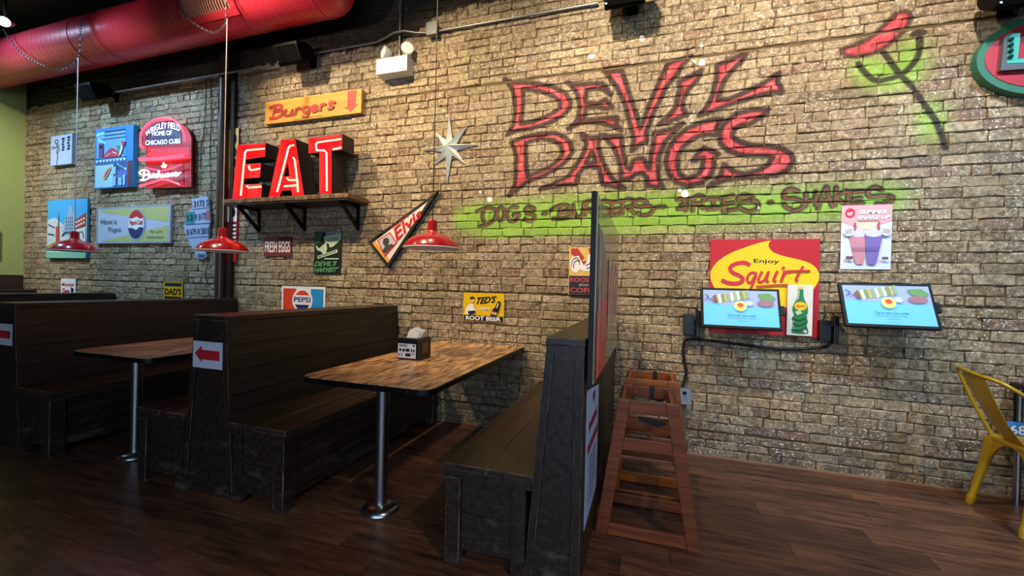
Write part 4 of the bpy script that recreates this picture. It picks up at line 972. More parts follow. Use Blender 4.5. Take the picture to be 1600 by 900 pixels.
# city canvas
t, fc, fp = sign('city_canvas', 'bright canvas print of a blue sky over city towers', 'canvas print', [(74, 313), (136, 310.5), (136, 403), (74, 403.5)], Y=-.04, th=.028, mat=M('canvas_city_sky', '3fa4e0', .6, var=.08, scale=2))
fc.poly('street_wash', [(0, .34), (.2, .30), (.45, .45), (.7, .40), (1, .26), (1, 1), (0, 1)], M('city_wash', 'b9c6cc', .65, var=.3, scale=18)); fc.poly('far_tower', [(.40, .62), (.46, .30), (.52, .26), (.55, .14), (.59, .06), (.62, .14), (.66, .24), (.70, .26), (.72, .62)], M('city_tower', '8aa8c4', .6))
fc.polys('tower_window', [R(.48+.05*i, .3+.06*j, .50+.05*i, .34+.06*j) for i in range(4) for j in range(5)], M('city_line', '2a4a70', .6))
fc.poly('spire', [(.28, .5), (.30, .2), (.32, .5)], M('city_line')); fc.poly('side_building', [(.70, .36), (.98, .24), (.98, .46), (.70, .52)], M('city_red', 'a8423c', .6)); fc.polys('side_window', [R(.73+.06*i, .38+.07*j-.02*i, .77+.06*i, .41+.07*j-.02*i) for i in range(4) for j in range(2)], PWHITE)
fc.poly('red_sign', [(.24, .46), (.32, .44), (.33, .72), (.24, .74)], M('city_red')); fc.poly('lower_building', [(.70, .54), (.98, .48), (.98, .74), (.70, .76)], M('city_pale', 'd6d8de', .6)); fc.poly('plaza', R(0, .90, 1, 1), M('city_green', '7cbca0', .6))
fc.strokes('ink_line', [[(.05, .42), (.2, .47)], [(.4, .62), (.5, .56), (.66, .6), (.72, .64)], [(.04, .58), (.2, .6)], [(.3, .78), (.5, .70), (.62, .74)], [(.76, .6), (.9, .56), (.94, .66)]], .02, M('city_line'))

# have a pepsi sign
t, fc, fp = sign('soda_sign', 'long pale sign with a red and navy bottle cap, left of the column', 'sign', [(151, 325), (266, 320), (268, 379), (151, 381.5)], Y=-.035, th=.022, mat=M('tin_pale_blue', 'b4c2dc', .4, var=.04))
OLV = M('tin_yellow_green', 'b8bc80', .45)
fc.poly('upper_wedge', [(.06, .05), (.97, .04), (.97, .46), (.06, .12)], OLV); fc.poly('lower_wedge', [(.06, .94), (.97, .96), (.97, .54), (.5, .74)], OLV)
fc.strokes('frame_line', [[(.008, .02), (.992, .02)], [(.992, .02), (.992, .98)], [(.992, .98), (.008, .98)], [(.008, .98), (.008, .02)]], .014, M('tin_edge', '98a8b4', .4))
ser = [(math.cos(a), math.sin(a)) for a in np.linspace(0, 2*math.pi, 49)]
fc.poly('bottle_cap', [(.56+.118*c*(1+.03*((k % 2)*2-1)), .50+.43*s_*(1+.03*((k % 2)*2-1))) for k, (c, s_) in enumerate(ser[:-1])], M('cap_silver', '8fa4c4', .35))
fc.ell('cap_face', .555, .49, .104, .385, PWHITE); fc.poly('cap_red', [(.555+.104*math.cos(a), .49-.385*math.sin(a)) for a in np.linspace(.45, math.pi-.45, 14)]+[(.50, .33), (.56, .28), (.61, .34)], PRED)
fc.poly('cap_navy', [(.555+.104*math.cos(a), .49+.385*math.sin(a)) for a in np.linspace(.25, math.pi-.25, 14)]+[(.50, .58), (.56, .64), (.61, .56)], PBLUE)
bar_text(fc, 'cap_lettering', 'Pepsi-Cola', .47, .37, .645, .54, PRED, .02, .1)
bar_text(fc, 'lettering', 'Have a', .07, .31, .29, .46, M('sign_grey_ink', '3a465c', .6)); bar_text(fc, 'lettering', 'Pepsi', .18, .54, .35, .72, M('sign_grey_ink')); bar_text(fc, 'lettering', 'The Light', .73, .66, .90, .74, M('sign_grey_ink'), 0, .2); bar_text(fc, 'lettering', 'Refreshment', .71, .80, .93, .87, M('sign_grey_ink'), 0, .2)

# licence plate map
def zm(p): return Z(270, 290, .14444, p)
OUT = zm([(195,145),(370,115),(385,150),(395,250),(405,380),(390,440),(385,560),(365,640),(350,700),(362,770),(330,797),(260,792),(240,720),(190,640),(160,560),(125,480),(120,430),(140,380),(160,290),(185,262),(215,245),(210,165)])
YM = -.03; P = [at(x, y, YM) for x, y in OUT]; c = np.mean(P, 0)
t = thing('plate_map', 'state-shaped wall piece cut from blue and white licence plates', 'wall decoration', (c[0], -.012, min(p[2] for p in P)))
MB().prism([(p[0], p[2]) for p in P], YM, -.012).build('plate_sheet', M('plate_pale_blue', 'a4b8da', .4, var=.08), t)
fp = Face(lambda x, y, d: at(270+.14444*x, 290+.14444*y, YM-d), t)
fp.poly('teal_plate', [(160, 290), (235, 275), (235, 410), (135, 425), (140, 380)], M('plate_teal', '1f8a98', .4)); fp.poly('red_corner', [(360, 270), (396, 262), (402, 370), (362, 380)], M('plate_red', 'b86a74', .4))
fp.polys('plate_joint', [[(212, 252), (394, 232), (394, 240), (212, 260)], [(140, 420), (400, 400), (400, 408), (140, 428)], [(170, 560), (386, 545), (386, 553), (172, 568)]], M('plate_joint_grey', '5a6c90', .5))  # blue-grey lines where the plates meet
PI_ = M('plate_ink', '2a3456', .5)
for body, q in (('3173 S', ((225, 168), (385, 150), (385, 218), (225, 236))), ('P 3173', ((238, 310), (356, 290), (356, 360), (238, 380))), ('12', ((155, 320), (215, 312), (215, 370), (155, 380))), ('B 679 X 5815', ((150, 470), (388, 450), (388, 520), (150, 535))), ('00', ((265, 735), (345, 735), (340, 785), (268, 785)))): fp.text('lettering', body, *q, PI_, bold=.015)

# tall narrow sign behind the column
t, fc, fp = sign('vertical_sign', 'tall narrow yellow, white and red sign half hidden behind the column', 'sign', [(355, 203), (373, 199), (369, 408), (352, 410)], Y=-.03, th=.018, mat=M('vert_red', 'b02030', .4))
fc.poly('yellow_top', [(0, 0), (1, 0), (1, .30), (0, .30)], M('vert_yellow', 'd8b23c', .4)); fc.poly('orange_band', R(0, .30, 1, .44), M('vert_orange', 'c87828', .4)); fc.poly('white_field', R(0, .56, 1, .70), PWHITE)
fc.polys('black_mark', [[(.7+.18*math.cos(a), cy+.035*math.sin(a)) for a in np.linspace(0, 6.28, 14)[:-1]] for cy in (.08, .18, .26, .63)], INK); fc.polys('white_bar', [R(.6, .72+.03*k, .98, .735+.03*k) for k in range(7)], PWHITE)

# burgers board
t, fc, fp = sign('burgers_board', 'yellow wooden board with red script lettering and down arrow', 'sign', [(414, 159), (565, 140), (564, 177.5), (415, 193)], Y=-.05, th=.035, mat=wood('yellow_board_wood', 'b8842c', 'dca848', (3, 20, 40), .6, bump=.1))
BR_ = M('board_red', 'a83028', .6)
bur = [[(.055, .30), (.10, .20), (.17, .22), (.18, .38), (.10, .50), (.19, .52), (.20, .70), (.13, .86), (.06, .84)], [(.115, .22), (.085, .86)], [(.235, .50), (.22, .74), (.25, .82), (.29, .74), (.305, .50), (.295, .80), (.32, .76)], [(.345, .50), (.335, .80)], [(.342, .60), (.37, .50), (.395, .54)], [(.475, .50), (.435, .50), (.42, .66), (.44, .78), (.47, .70), (.485, .50), (.475, .86), (.45, 1.0), (.415, .95)], [(.515, .66), (.56, .58), (.55, .47), (.52, .52), (.51, .70), (.53, .79), (.57, .72)], [(.605, .47), (.598, .77)], [(.603, .58), (.63, .46), (.65, .50)], [(.745, .46), (.71, .42), (.69, .50), (.725, .60), (.72, .72), (.68, .74)]]
x0, x1, z0, z1 = fp.rect; asp = (x1-x0)/(z1-z0)
fq = Face(lambda x, y, d: np.array([x0+(x1-x0)*x/asp, -.05-d, z1+(z0-z1)*(.04+y*.86)]), t); fq.k = 1
for l in bur: fq.strokes('script_stroke', [[(a*asp, b_) for a, b_ in l]], .165 if l is bur[0] else .125, BR_)
fc.poly('arrow', [(.865, .03), (.955, .03), (.945, .62), (.975, .60), (.905, .92), (.83, .68), (.868, .68)], BR_)
fc.polys('paint_chip', [[(.30, .93), (.62, .90), (.60, .94), (.32, .96)], [(.985, .3), (1, .28), (1, .34)], [(.0, .55), (.02, .56), (.0, .6)]], M('board_grey', '8a7448', .7))

# eight-pointed star
YS = -.02; c = at(696.5, 227, YS-.05)
tips = [at(x, y, YS) for x, y in ((702, 179), (729.5, 197), (748, 226), (728, 257.5), (698, 289), (676.7, 260), (660, 234.5), (679.5, 206))]
ctr = np.mean(tips, 0); t = thing('metal_star', 'pale grey eight-pointed metal star beside the lamp cord', 'wall decoration', (ctr[0], -.012, tips[4][2]))
apex = np.array([c[0], YS-.055, c[2]]); 
for i in range(8):
    tp = tips[i]; v1 = []
    for s_ in (-1, 1):
        nb = tips[(i+s_) % 8]; d_ = ((tp-ctr)/np.linalg.norm(tp-ctr)+(nb-ctr)/np.linalg.norm(nb-ctr)); d_ /= np.linalg.norm(d_); v1.append(np.array([ctr[0], YS, ctr[2]])+d_*.075)
    back = lambda p: np.array([p[0], -.012, p[2]])
    b = MB().add([apex, v1[0], tp, v1[1], back(v1[0]), back(tp), back(v1[1])], [(0, 1, 2), (0, 2, 3), (1, 4, 5, 2), (2, 5, 6, 3), (0, 3, 6, 4, 1)][:4]); b.build('star_point', M('star_white', 'e2eae8', .5, 0., var=.08, scale=15), t)

# fresh eggs
t, fc, fp = sign('fresh_eggs_sign', 'small dark red tin sign with tall white lettering under the shelf', 'sign', [(412, 369.5), (456, 370), (455, 401), (412, 400)], Y=-.02, th=.008, mat=M('tin_dark_red', '6c2a2c', .5, var=.25))
bar_text(fc, 'lettering', 'FRESH EGGS', .05, .22, .95, .80, PWHITE, .012)
# green film poster
t, fc, fp = sign('green_film_poster', 'small black and green vintage film poster under the shelf', 'poster', [(491, 362), (534, 361), (531, 428.5), (491, 427.5)], Y=-.018, th=.006, mat=M('poster_black', '14201a', .5))
GRN = M('poster_green', '5f9a6a', .5); PG = M('poster_pale_green', 'b4c8a8', .5)
fc.poly('corner_art', [(0, 0), (.34, 0), (.28, .12), (.22, .26), (.05, .30), (0, .22)], M('poster_dark_green', '2a5a40', .5)); fc.poly('grey_corner', [(.40, 0), (1, 0), (1, .12), (.45, .12)], M('poster_grey', '7a8a90', .5))
fc.poly('speech_shape', [(.36, .12), (1, .06), (1, .20), (.86, .28), (.72, .36), (.58, .38), (.56, .30), (.40, .26)], PG); fc.poly('pale_form', [(.34, .32), (.46, .26), (.5, .4), (.46, .52), (.36, .54), (.28, .48), (.12, .44), (.05, .32), (.2, .4)], PG)
fc.polys('caption_line', [[(.5, .175), (.94, .135), (.94, .15), (.5, .19)], [(.52, .225), (.9, .185), (.9, .2), (.52, .24)]], INK)
fc.poly('banner', [(.14, .58), (.88, .42), (.90, .50), (.16, .65)], PG); fc.text('lettering', 'MARIJUANA', (.18, .585), (.84, .44), (.85, .49), (.19, .635), INK, .02)
fc.text('lettering', "DEVIL'S", (.08, .71), (.88, .69), (.86, .81), (.06, .83), GRN, .03, .08); fc.text('lettering', 'HARVEST', (.06, .855), (.94, .84), (.88, .955), (.04, .97), GRN, .03, .08); fc.poly('caption_bar', R(.42, .63, .95, .66), PG)

# pennant in a black frame
YP = -.045
def tri(pts, k=0): return [at(x, y, YP) for x, y in pts]
T3 = [(684, 298), (575.5, 378), (606, 419)]
P = tri(T3); t = thing('framed_pennant', 'triangular pennant with a small portrait in a black frame', 'pennant', (P[1][0], -.012, P[2][2]))
MB().prism([(p[0], p[2]) for p in P], YP, -.012).build('frame', M('black_frame'), t)
fp = wallface(t, YP)
fp.poly('pennant_cloth', [(668, 315.5), (581.5, 380), (606, 411)], M('pennant_white', 'dcd4d0', .7)); fp.poly('orange_band', [(581.5, 380), (586, 376.5), (609.5, 406.5), (606, 411)], M('pennant_orange', 'dc9a3c', .6))
fp.poly('portrait_border', [(589, 376), (609, 362.5), (621, 379.5), (601.5, 402)], PRED); fp.poly('portrait_ground', [(591, 376.5), (608.5, 364.5), (618.5, 379), (601.5, 398.5)], M('portrait_pale', 'b8b4b4', .6))
fp.polys('portrait', [[(598, 380), (599, 373.5), (604, 371), (608, 374), (608, 380), (605, 384), (601, 385)], [(597, 392), (601, 386), (606, 383), (612, 381), (615, 383), (602, 397)]], M('portrait_dark', '3a3638', .6))
fp.text('lettering', 'Elvis', (613, 358), (655, 325), (661, 336), (622, 376), PRED, .02, .1); fp.text('lettering', 'I Love', (611, 352), (638, 334), (640, 337), (613, 357), PRED, .0)

# soda sign behind the bench
t, fc, fp = sign('blue_soda_sign', 'orange, white and blue soda sign just above the middle bench', 'sign', [(440, 446.5), (508, 449), (508, 492), (440, 490)], Y=-.02, th=.008, mat=PWHITE)
fc.poly('orange_half', R(.04, .08, .34, .92), M('soda_orange', 'd8452a', .4)); fc.poly('blue_half', R(.68, .08, .96, .92), M('soda_blue', '2a8cd0', .4)); fc.ell('white_disc', .49, .5, .235, .43, PWHITE)
fc.poly('disc_red', [(.49+.18*math.cos(a), .5-.36*math.sin(a)) for a in np.linspace(.55, math.pi-.55, 12)], M('soda_orange')); fc.poly('disc_navy', [(.49+.18*math.cos(a), .5+.36*math.sin(a)) for a in np.linspace(.45, math.pi-.45, 12)], PBLUE); bar_text(fc, 'lettering', 'PEPSI', .30, .38, .68, .56, PBLUE, .015); fc.ell('white_corner', .8, .98, .1, .16, PWHITE, a0=180, a1=360)
# dad's
t, fc, fp = sign('yellow_root_beer_sign', 'small yellow square sign with black lettering over the far bench', 'sign', [(256, 441), (285, 440), (285, 469), (256, 470)], Y=-.02, th=.008, mat=M('tin_yellow', 'd4a81c', .4))
fc.poly('navy_top', R(.05, .05, .95, .24), M('tin_navy', '1e2440', .4)); bar_text(fc, 'lettering', "DAD'S", .06, .34, .94, .70, M('tin_brown', '3a1c14', .4), .03); fc.poly('brown_bar', R(.05, .78, .95, .92), M('tin_brown'))
t, fc, fp = sign('white_soda_sign', 'small white square sign with red lettering at far left', 'sign', [(95, 436), (118, 435), (118, 461), (95, 461)], Y=-.02, th=.008, mat=PWHITE)
bar_text(fc, 'lettering', 'Mountain', .08, .24, .92, .46, PRED, .02, .1); bar_text(fc, 'lettering', 'Dew', .14, .60, .62, .90, PRED, .03); fc.poly('figure_mark', [(.7, .5), (.9, .6), (.85, .9), (.72, .85)], PBLUE)
# ted's
t, fc, fp = sign('root_beer_sign', 'yellow tin sign with a boy, bottle and ROOT BEER band', 'sign', [(724, 457), (788, 459), (787, 503.5), (724, 501)], Y=-.02, th=.007, mat=M('tin_bright_yellow', 'e0b80c', .35))
fc.poly('black_band', R(.015, .80, .985, .985), INK); bar_text(fc, 'lettering', 'ROOT BEER', .07, .82, .93, .965, PWHITE, .03); fc.text('lettering', "TED'S", (.33, .15), (.80, .08), (.80, .32), (.31, .40), INK, .035, .12); bar_text(fc, 'lettering', 'CREAMY', .35, .50, .68, .60, PWHITE, .02)
fc.poly('boy_shirt', [(.06, .78), (.06, .58), (.14, .42), (.24, .38), (.28, .55), (.32, .62), (.28, .76)], PWHITE); fc.ell('boy_face', .225, .27, .05, .085, M('skin_print', 'dcae84', .5)); fc.poly('boy_hair', [(.17, .24), (.18, .15), (.25, .13), (.29, .18), (.27, .21)], INK); fc.poly('boy_arms', [(.12, .66), (.3, .62), (.32, .70), (.22, .78), (.14, .76)], M('tin_navy'))
fc.poly('bottle', [(.86, .26), (.93, .28), (.90, .48), (.88, .62), (.80, .82), (.68, .79), (.72, .60), (.80, .46)], M('bottle_brown', '24140c', .4)); fc.poly('bottle_label', [(.72, .63), (.85, .67), (.82, .76), (.70, .72)], M('label_tan', 'c8a070', .5)); fc.poly('bottle_glint', [(.86, .34), (.885, .34), (.85, .5), (.82, .52)], PWHITE)
# rooster
t, fc, fp = sign('rooster_sign', 'coffee sign with a white rooster, half hidden by the menu board', 'sign', [(889, 386), (944, 387), (942, 462), (888.5, 460)], Y=-.02, th=.007, mat=M('rooster_yellow', 'd8b458', .4))
fc.polys('red_ray', [[(.05, .02), (.25, .02), (.45, .22), (.38, .28), (.05, .14)], [(.55, .02), (.85, .02), (.75, .16), (.6, .18)], [(.35, .3), (.5, .28), (.56, .42), (.45, .44)]], M('rooster_red', 'b02c24', .4)); fc.poly('rooster', [(.06, .42), (.02, .30), (.10, .20), (.28, .18), (.36, .30), (.44, .38), (.52, .30), (.56, .16), (.66, .12), (.72, .20), (.80, .30), (.78, .42), (.66, .50), (.44, .50), (.34, .46), (.22, .54), (.10, .50)], PWHITE)
fc.strokes('feather_line', [[(.08, .40), (.10, .28), (.22, .22), (.32, .30)], [(.14, .44), (.16, .32), (.26, .28), (.32, .36)], [(.52, .44), (.62, .42), (.70, .34)], [(.5, .38), (.6, .34), (.64, .26)]], .02, INK)
fc.poly('black_field', R(.02, .60, .98, .985), M('rooster_black', '1c1416', .4)); RS = M('rooster_letter', 'c0404a', .4); bar_text(fc, 'lettering', 'ROOSTER', .05, .635, .95, .73, RS, .02); bar_text(fc, 'lettering', 'BRAND', .32, .765, .72, .815, M('label_tan')); bar_text(fc, 'lettering', 'COFFEE', .05, .85, .95, .95, RS, .02)

# big red and yellow soda sign
t, fc, fp = sign('big_soda_sign', 'large square red and yellow soda sign behind the left screen', 'sign', [(1111.5, 374), (1281.5, 373.5), (1278, 529), (1106, 517)], Y=-.025, th=.013, mat=M('sign_red', 'b80f22', .55, var=.05))
YELS = M('sign_yellow', 'f0c80c', .55, var=.03)
fs_ = Face(lambda x, y, d: at(1100+.2*x, 360+.2*y, -.025-d), t)
fs_.poly('lemon_shape', [tuple(q) for q in smooth_line([(525, 78), (430, 97), (330, 130), (220, 172), (120, 232), (62, 300), (50, 360), (72, 430), (150, 540), (300, 625), (480, 635), (640, 600), (760, 570), (840, 480), (892, 400), (898, 335), (860, 278), (780, 238), (640, 205), (545, 172), (505, 125), (512, 92), (525, 78)], 4)][:-1], YELS)
fs_.text('lettering', 'Enjoy', (388, 222), (588, 226), (588, 268), (388, 262), INK, .012)
SQ = M('script_red', 'c01420', .35)
for l, wd in (([(352, 268), (310, 252), (245, 262), (205, 292), (222, 328), (290, 362), (302, 392), (265, 414), (195, 412), (145, 392)], 32), ([(408, 335), (368, 332), (338, 368), (345, 405), (372, 402), (408, 340), (388, 405), (368, 448)], 20), ([(452, 325), (425, 385), (440, 406), (478, 380), (505, 322), (488, 388), (500, 402)], 20), ([(572, 322), (546, 385), (558, 400)], 22), ([(630, 322), (604, 398)], 22), ([(622, 352), (648, 324), (678, 322)], 22), ([(772, 285), (722, 375), (728, 396)], 20), ([(688, 318), (826, 316)], 16), ([(412, 438), (560, 428), (660, 426)], 14)):
    fs_.strokes('script_stroke', [l], wd, SQ)
fs_.ell('script_dot', 620, 292, 13, 11, SQ)
# bottle panel, hung over the sign
t, fc, fp = sign('bottle_panel', 'narrow white panel with a green soda bottle beside the left screen', 'sign', [(1231, 444.5), (1271, 445.5), (1268.5, 525), (1229, 523.5)], Y=-.050, th=.007, mat=M('panel_white', 'dcdcd0', .35))
BG = M('bottle_green', '1c7a3a', .3); fc.poly('bottle', [tuple(q) for q in smooth_line([(.42, .08), (.60, .08), (.62, .2), (.68, .3), (.80, .42), (.82, .55), (.74, .62), (.82, .70), (.78, .80), (.84, .88), (.80, .96), (.24, .96), (.20, .86), (.26, .78), (.18, .68), (.26, .6), (.20, .5), (.24, .40), (.36, .28), (.40, .18)], 3)], BG)
fc.poly('cap', R(.40, .035, .62, .085), M('cap_cream', 'd8c47c', .4)); fc.ell('yellow_label', .52, .42, .25, .085, YELS); bar_text(fc, 'lettering', 'Squirt', .34, .385, .70, .46, SQ, .02, .1)
fc.polys('glint', [[(.44, .1), (.48, .1), (.42, .28), (.36, .32)], [(.3, .53), (.5, .50), (.6, .56), (.4, .6)], [(.24, .70), (.28, .73), (.25, .75)], [(.25, .84), (.30, .86), (.26, .88)]], M('glint_pale', 'b8d4b0', .4)); fc.strokes('twist_line', [[(.22, .66), (.5, .70), (.78, .62)], [(.22, .76), (.5, .80), (.80, .72)], [(.24, .88), (.5, .9), (.78, .82)]], .025, M('bottle_dark', '0c4a24', .4)); fc.polys('leaf_mark', [[(.62, .9), (.72, .88), (.80, .92), (.72, .95)], [(.68, .86), (.72, .9), (.70, .98)]], PWHITE)

# summer poster
t, fc, fp = sign('shake_poster', 'pale poster of two milkshakes above the right screen', 'poster', [(1316, 320.5), (1395, 320), (1391, 421.5), (1312, 420)], Y=-.014, th=.003, mat=M('poster_paper', 'd4dcf0', .5, var=.04))
fc.poly('pink_top', [(.0, .0), (1, 0), (1, .26), (.6, .34), (.3, .34), (0, .26)], M('poster_blush', 'dca8b0', .5)); fc.poly('glow', [(.25, .26), (.75, .26), (.66, .38), (.34, .38)], M('poster_cream', 'e8d4bc', .5))
fc.ell('round_logo', .17, .12, .10, .075, M('poster_logo', 'c4304a', .5)); fc.poly('logo_notch', [(.10, .115), (.24, .10), (.2, .16), (.12, .16)], M('poster_blush')); SL = M('poster_letter', 'f2f2fa', .4)
bar_text(fc, 'lettering', 'SUMMER', .37, .08, .90, .145, SL, .03, .06); bar_text(fc, 'lettering', 'SHAKE UP', .32, .165, .96, .225, SL, .03, .06); fc.poly('caption_line', R(.32, .245, .75, .255), M('poster_grey_ink', '7a6478', .5))
for s_, col, u in ((0, 'c88a98', .36), (1, '7a6ab0', .63)):
    x_ = u; k = -1 if s_ == 0 else 1
    fc.poly('cup', [(x_-.19+.02*k, .46), (x_+.17+.02*k, .46), (x_+.09-.01*k, .90), (x_+.06-.02*k, .925), (x_-.06-.02*k, .925), (x_-.09-.02*k, .90)], M('cup_'+str(s_), col, .4)); fc.ell('cup_foam', x_+.01*k, .44, .18, .06, M('foam', 'cfd0e4', .5)); fc.poly('straw', R(x_-.10*1+.12*s_*1.6-.01, .27, x_-.07+.12*s_*1.6, .40), M('straw_red', 'c05060', .4)); fc.poly('cup_band', [(x_-.13, .66), (x_+.12, .66), (x_+.11, .72), (x_-.12, .72)], M('cup_band_'+str(s_), ('a87088', '6a5a9c')[s_], .5))
for u, k in ((.14, -1), (.88, 1)):
    fc.ell('glove', u, .42, .10, .065, PWHITE); fc.polys('finger_line', [[(u-.08, .385+.025*j-.01*k), (u+.07, .385+.025*j+.01*k), (u+.07, .393+.025*j+.01*k), (u-.08, .393+.025*j-.01*k)] for j in range(3)], M('tin_navy'))
fc.poly('price_mark', R(.09, .80, .23, .85), M('price_ink', '6a5050', .5)); fc.poly('price_mark', R(.80, .81, .92, .85), M('price_ink'))

# oval marquee sign, cut by the right edge
YO = -.07; c = at(1643, 82, YO); lf = at(1526, 90, YO); A_ = c[0]-lf[0]; B_ = .255
t = thing('oval_sign', 'green and red oval marquee sign with a teal letter L at the right edge', 'sign', (c[0], -.011, c[2]-B_))
def oval(a, b_, n=48): return [(c[0]+a*math.cos(q), c[2]+b_*math.sin(q)) for q in np.linspace(0, 2*math.pi, n, endpoint=False)]
OG = M('oval_green', '2f6b50', .45, var=.2, scale=8); OR = M('oval_red', 'a82430', .45, var=.15, scale=8); TE = M('oval_teal', '3fae9c', .4); GD = M('oval_grey', '4c5658', .5)
MB().prism(oval(A_, B_), YO, -.011).build('border', OG, t); MB().prism(oval(A_*.89, B_*.83), YO-.004, YO-.0002).build('red_face', OR, t)
fo = wallface(t, YO-.004)
zo = lambda p: Z(1500, 0, .15552, p)
def lprism(nm, pts, y0, y1, mat):
    q = [at(x, y, YO-.03) for x, y in zo(pts)]; return MB().prism([(p[0], p[2]) for p in q], y0, y1).build(nm, mat, t)
lprism('letter_casing', [(440, 380), (500, 330), (600, 330), (570, 590), (720, 570), (720, 690), (405, 710), (430, 500)], YO-.034, YO-.0045, GD); lprism('letter_face', [(488, 378), (520, 345), (602, 336), (572, 600), (720, 580), (720, 630), (465, 640), (470, 520)], YO-.036, YO-.0345, TE)
for k in range(4):
    q = at(*zo([(508-2*k, 400+58*k)])[0], YO-.04); MB().lathe([(0, -.012), (.010, -.008), (.014, 0), (.010, .01), (0, .013)], (q[0], YO-.045, q[2]), 10).build('bulb', M('sign_bulb', '1c3c38', .2), t, smooth=True)

# ------------------------------------------------------------------ ordering screens
def screen(x0, x1, zt, zb, yt, yb, label, bx):
    t = thing('order_screen', label, 'screen', ((x0+x1)/2, -.1, zb), 'wall mounted ordering screens')
    n_ = np.array([0, -(zt-zb), (yb-yt)*-1.0]); n_ = np.array([0., -(zt-zb), -(yb-yt)*-1]); 
    n_ = np.cross(np.array([1., 0, 0]), np.array([0, yt-yb, zt-zb])); n_ /= np.linalg.norm(n_)
    if n_[1] > 0: n_ = -n_
    def pt(u, v, d): return np.array([x0+(x1-x0)*u, yt+(yb-yt)*v, zt+(zb-zt)*v])+n_*d
    q0 = [pt(0, 0, 0), pt(1, 0, 0), pt(1, 1, 0), pt(0, 1, 0)]; q1 = [pt(0, 0, -.028), pt(1, 0, -.028), pt(1, 1, -.028), pt(0, 1, -.028)]
    MB().hexa(q0, q1).build('bezel', M('screen_black', '08090b', .5, spec=.2), t, bevel=.004)
    fc = Face(lambda u, v, d: pt(.035+.93*u, .062+.876*v, d), t)
    def SM(n, c='1c4a74', e=.55): return M(n, c, .6, emit=e, var=.02, spec=.08)
    fc.poly('display', R(0, 0, 1, 1), SM('screen_sky', '64b0e0', .4)); fc.poly('photo_area', [(0, 0), (1, 0), (1, .46), (.7, .47), (.45, .44), (0, .37)], SM('screen_steel', '8c9cc4', .4))
    cols = ['8aa070', 'c8ccb0', '6c8a5c', 'a89a68', '7c9c80', 'd0d0c4']
    for k in range(11):
        u = .16+.042*k; v = .26-.014*k
        fc.poly('sandwich_slice', [(u, v-.10), (u+.035, v-.13), (u+.055, v+.10), (u+.02, v+.14)], SM('slice_'+str(k % 6), cols[k % 6], .4))
    fc.poly('bread_end', [(.12, .22), (.17, .14), (.20, .34), (.16, .38)], SM('screen_bread', '7a5648', .4)); fc.poly('salad', [(.74, .10), (.9, .08), (.98, .22), (.9, .3), (.78, .24)], SM('screen_leaf', '5f8a5c', .4)); fc.ell('bowl', .84, .36, .11, .09, SM('screen_bowl', '8c6a74', .4)); fc.ell('bowl_rim', .62, .38, .05, .07, SM('screen_pale', 'a8b8d4', .4))
    fc.strokes('tongs', [[(.02, .14), (.06, .2), (.05, .28), (.01, .3)], [(.08, .26), (.14, .34), (.2, .38)]], .016, SM('screen_dark', '3c4870', .3))
    fc.ell('logo_disc', .5, .47, .082, .135, SM('screen_yellow', 'dcd070')); fc.ell('logo_mark', .5, .44, .042, .065, SM('screen_red', 'c05040', .4))
    bar_text(fc, 'lettering', 'Tap to start your order', .32, .70, .70, .785, SM('screen_ink', '1c4a74', .2), .01); fc.poly('small_line', R(.45, .885, .60, .893), SM('screen_ink'))
    MB().hexa([pt(1.0, .40, -.004), pt(1.045, .42, -.004), pt(1.05, .62, -.004), pt(1.0, .62, -.004)], [pt(1.0, .40, -.03), pt(1.045, .42, -.03), pt(1.05, .62, -.03), pt(1.0, .62, -.03)]).build('card_reader', M('screen_black'), t)
    xm = (x0+x1)/2; zm_ = (zt+zb)/2
    box(xm-.06, xm+.06, -.034, -.0265, zm_-.06, zm_+.06).build('mount_plate', BLACKM, t)
    MB().tube([(xm, -.033, zm_), (xm, (yt+yb)/2+.03, zm_-.01)], .02, 12).build('mount_arm', BLACKM, t, smooth=True)
    return t
screen(.366, .879, 1.301, 1.018, -.145, -.262, 'left ordering screen in front of the red and yellow sign', 0)
screen(1.229, 1.730, 1.356, 1.072, -.148, -.280, 'right ordering screen under the milkshake poster', 0)
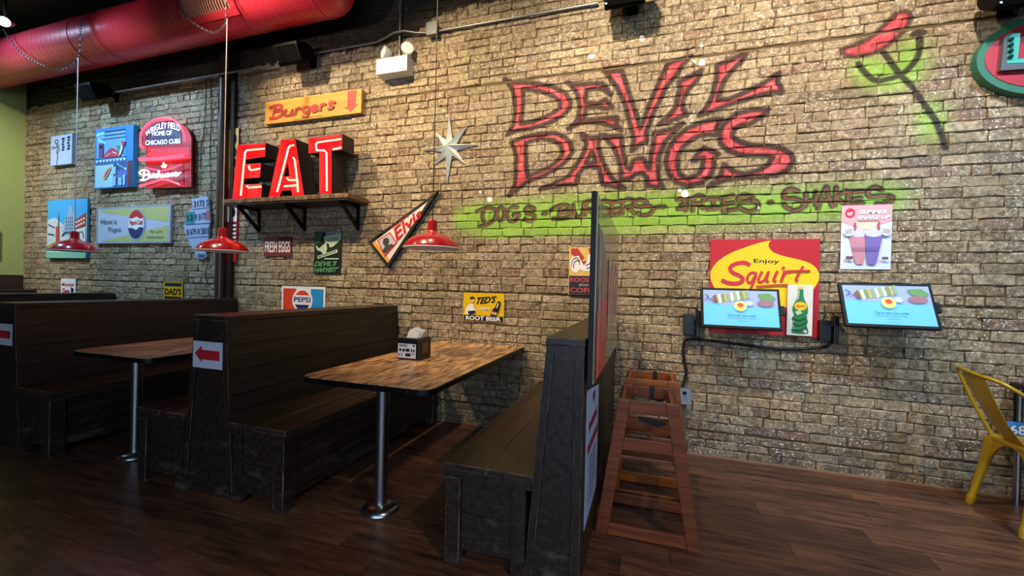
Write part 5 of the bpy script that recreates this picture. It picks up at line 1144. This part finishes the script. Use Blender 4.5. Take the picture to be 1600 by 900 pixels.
for q, lab in (([(1068.5, 491), (1085, 491.5), (1084, 524), (1068, 523)], 'black power box left of the left screen'), ([(1281, 500), (1299, 499), (1298, 532), (1281, 533)], 'black power box between the two screens')):
    P = [at(x, y, -.07) for x, y in q]; x0, x1 = P[0][0], P[1][0]; z1, z0 = P[0][2], P[3][2]
    t = thing('power_box', lab, 'power box', ((x0+x1)/2, -.011, z0), 'power boxes of the screens')
    y_ = -.030 if x0 > .8 else -.012
    box(x0, x1, -.075, y_, z0, z1).build('case', BLACK, t, bevel=.004)
    box(x1+.012, x1+.042, -.085, y_, z0-.015, z1+.03).build('adapter', BLACK, t, bevel=.004)
    box(x1-.001, x1+.013, -.05, y_-.004, z0+.04, z0+.07).build('link_block', BLACK, t)
    MB().tube(smooth_line([(x0+.03, -.05, z1-.002), (x0+.035, -.06, z1+.04), (x1-.005, -.065, z1+.055), (x1+.025, -.06, z1+.031)], 6), .004, 6).build('lead', CORDB, t, smooth=True)
t = thing('power_cable', 'thick black cable draped under the screens down to the outlet', 'cable', (.4, -.02, .6))
MB().tube(smooth_line([at(x, y, -.022) for x, y in ((1297, 534), (1293, 541), (1270, 544), (1225, 545), (1180, 541), (1140, 536), (1100, 531), (1072, 531), (1068, 545), (1069, 565), (1072, 580), (1069, 598), (1065, 606))], 5), .0115, 8).build('cable', CORDB, t, smooth=True)
p = at(1070.5, 619, -.05)
t = thing('power_outlet', 'grey metal outlet box at the end of the black cable', 'outlet', (p[0], -.011, p[2]-.06))
box(p[0]-.035, p[0]+.035, -.058, -.011, p[2]-.06, p[2]+.06).build('box', M('box_steel'), t, bevel=.003); box(p[0]-.037, p[0]+.037, -.061, -.0585, p[2]-.062, p[2]+.062).build('cover', M('outlet_cover', '9aa2aa', .35, .6), t); MB().lathe([(0, 0), (.014, 0), (.014, .02), (0, .02)], (p[0]-.005, -.07, p[2]+.02), 12).build('plug', BLACK, t)
MB().tube([(p[0], -.035, 0.002), (p[0], -.035, p[2]-.062)], .011, 8).build('conduit', CONDUIT, t, smooth=True)

# picture on the green wall
t = thing('small_picture', 'small dark blue picture on the green side wall', 'picture', (FX0, -.32, 1.47))
box(FX0+.001, FX0+.02, -.55, -.25, 1.48, 1.87).build('frame', M('picture_frame', '20242c', .4), t); box(FX0+.02, FX0+.022, -.52, -.28, 1.51, 1.84).build('image', M('picture_blue', '4a6a94', .4, var=.6, scale=12), t)
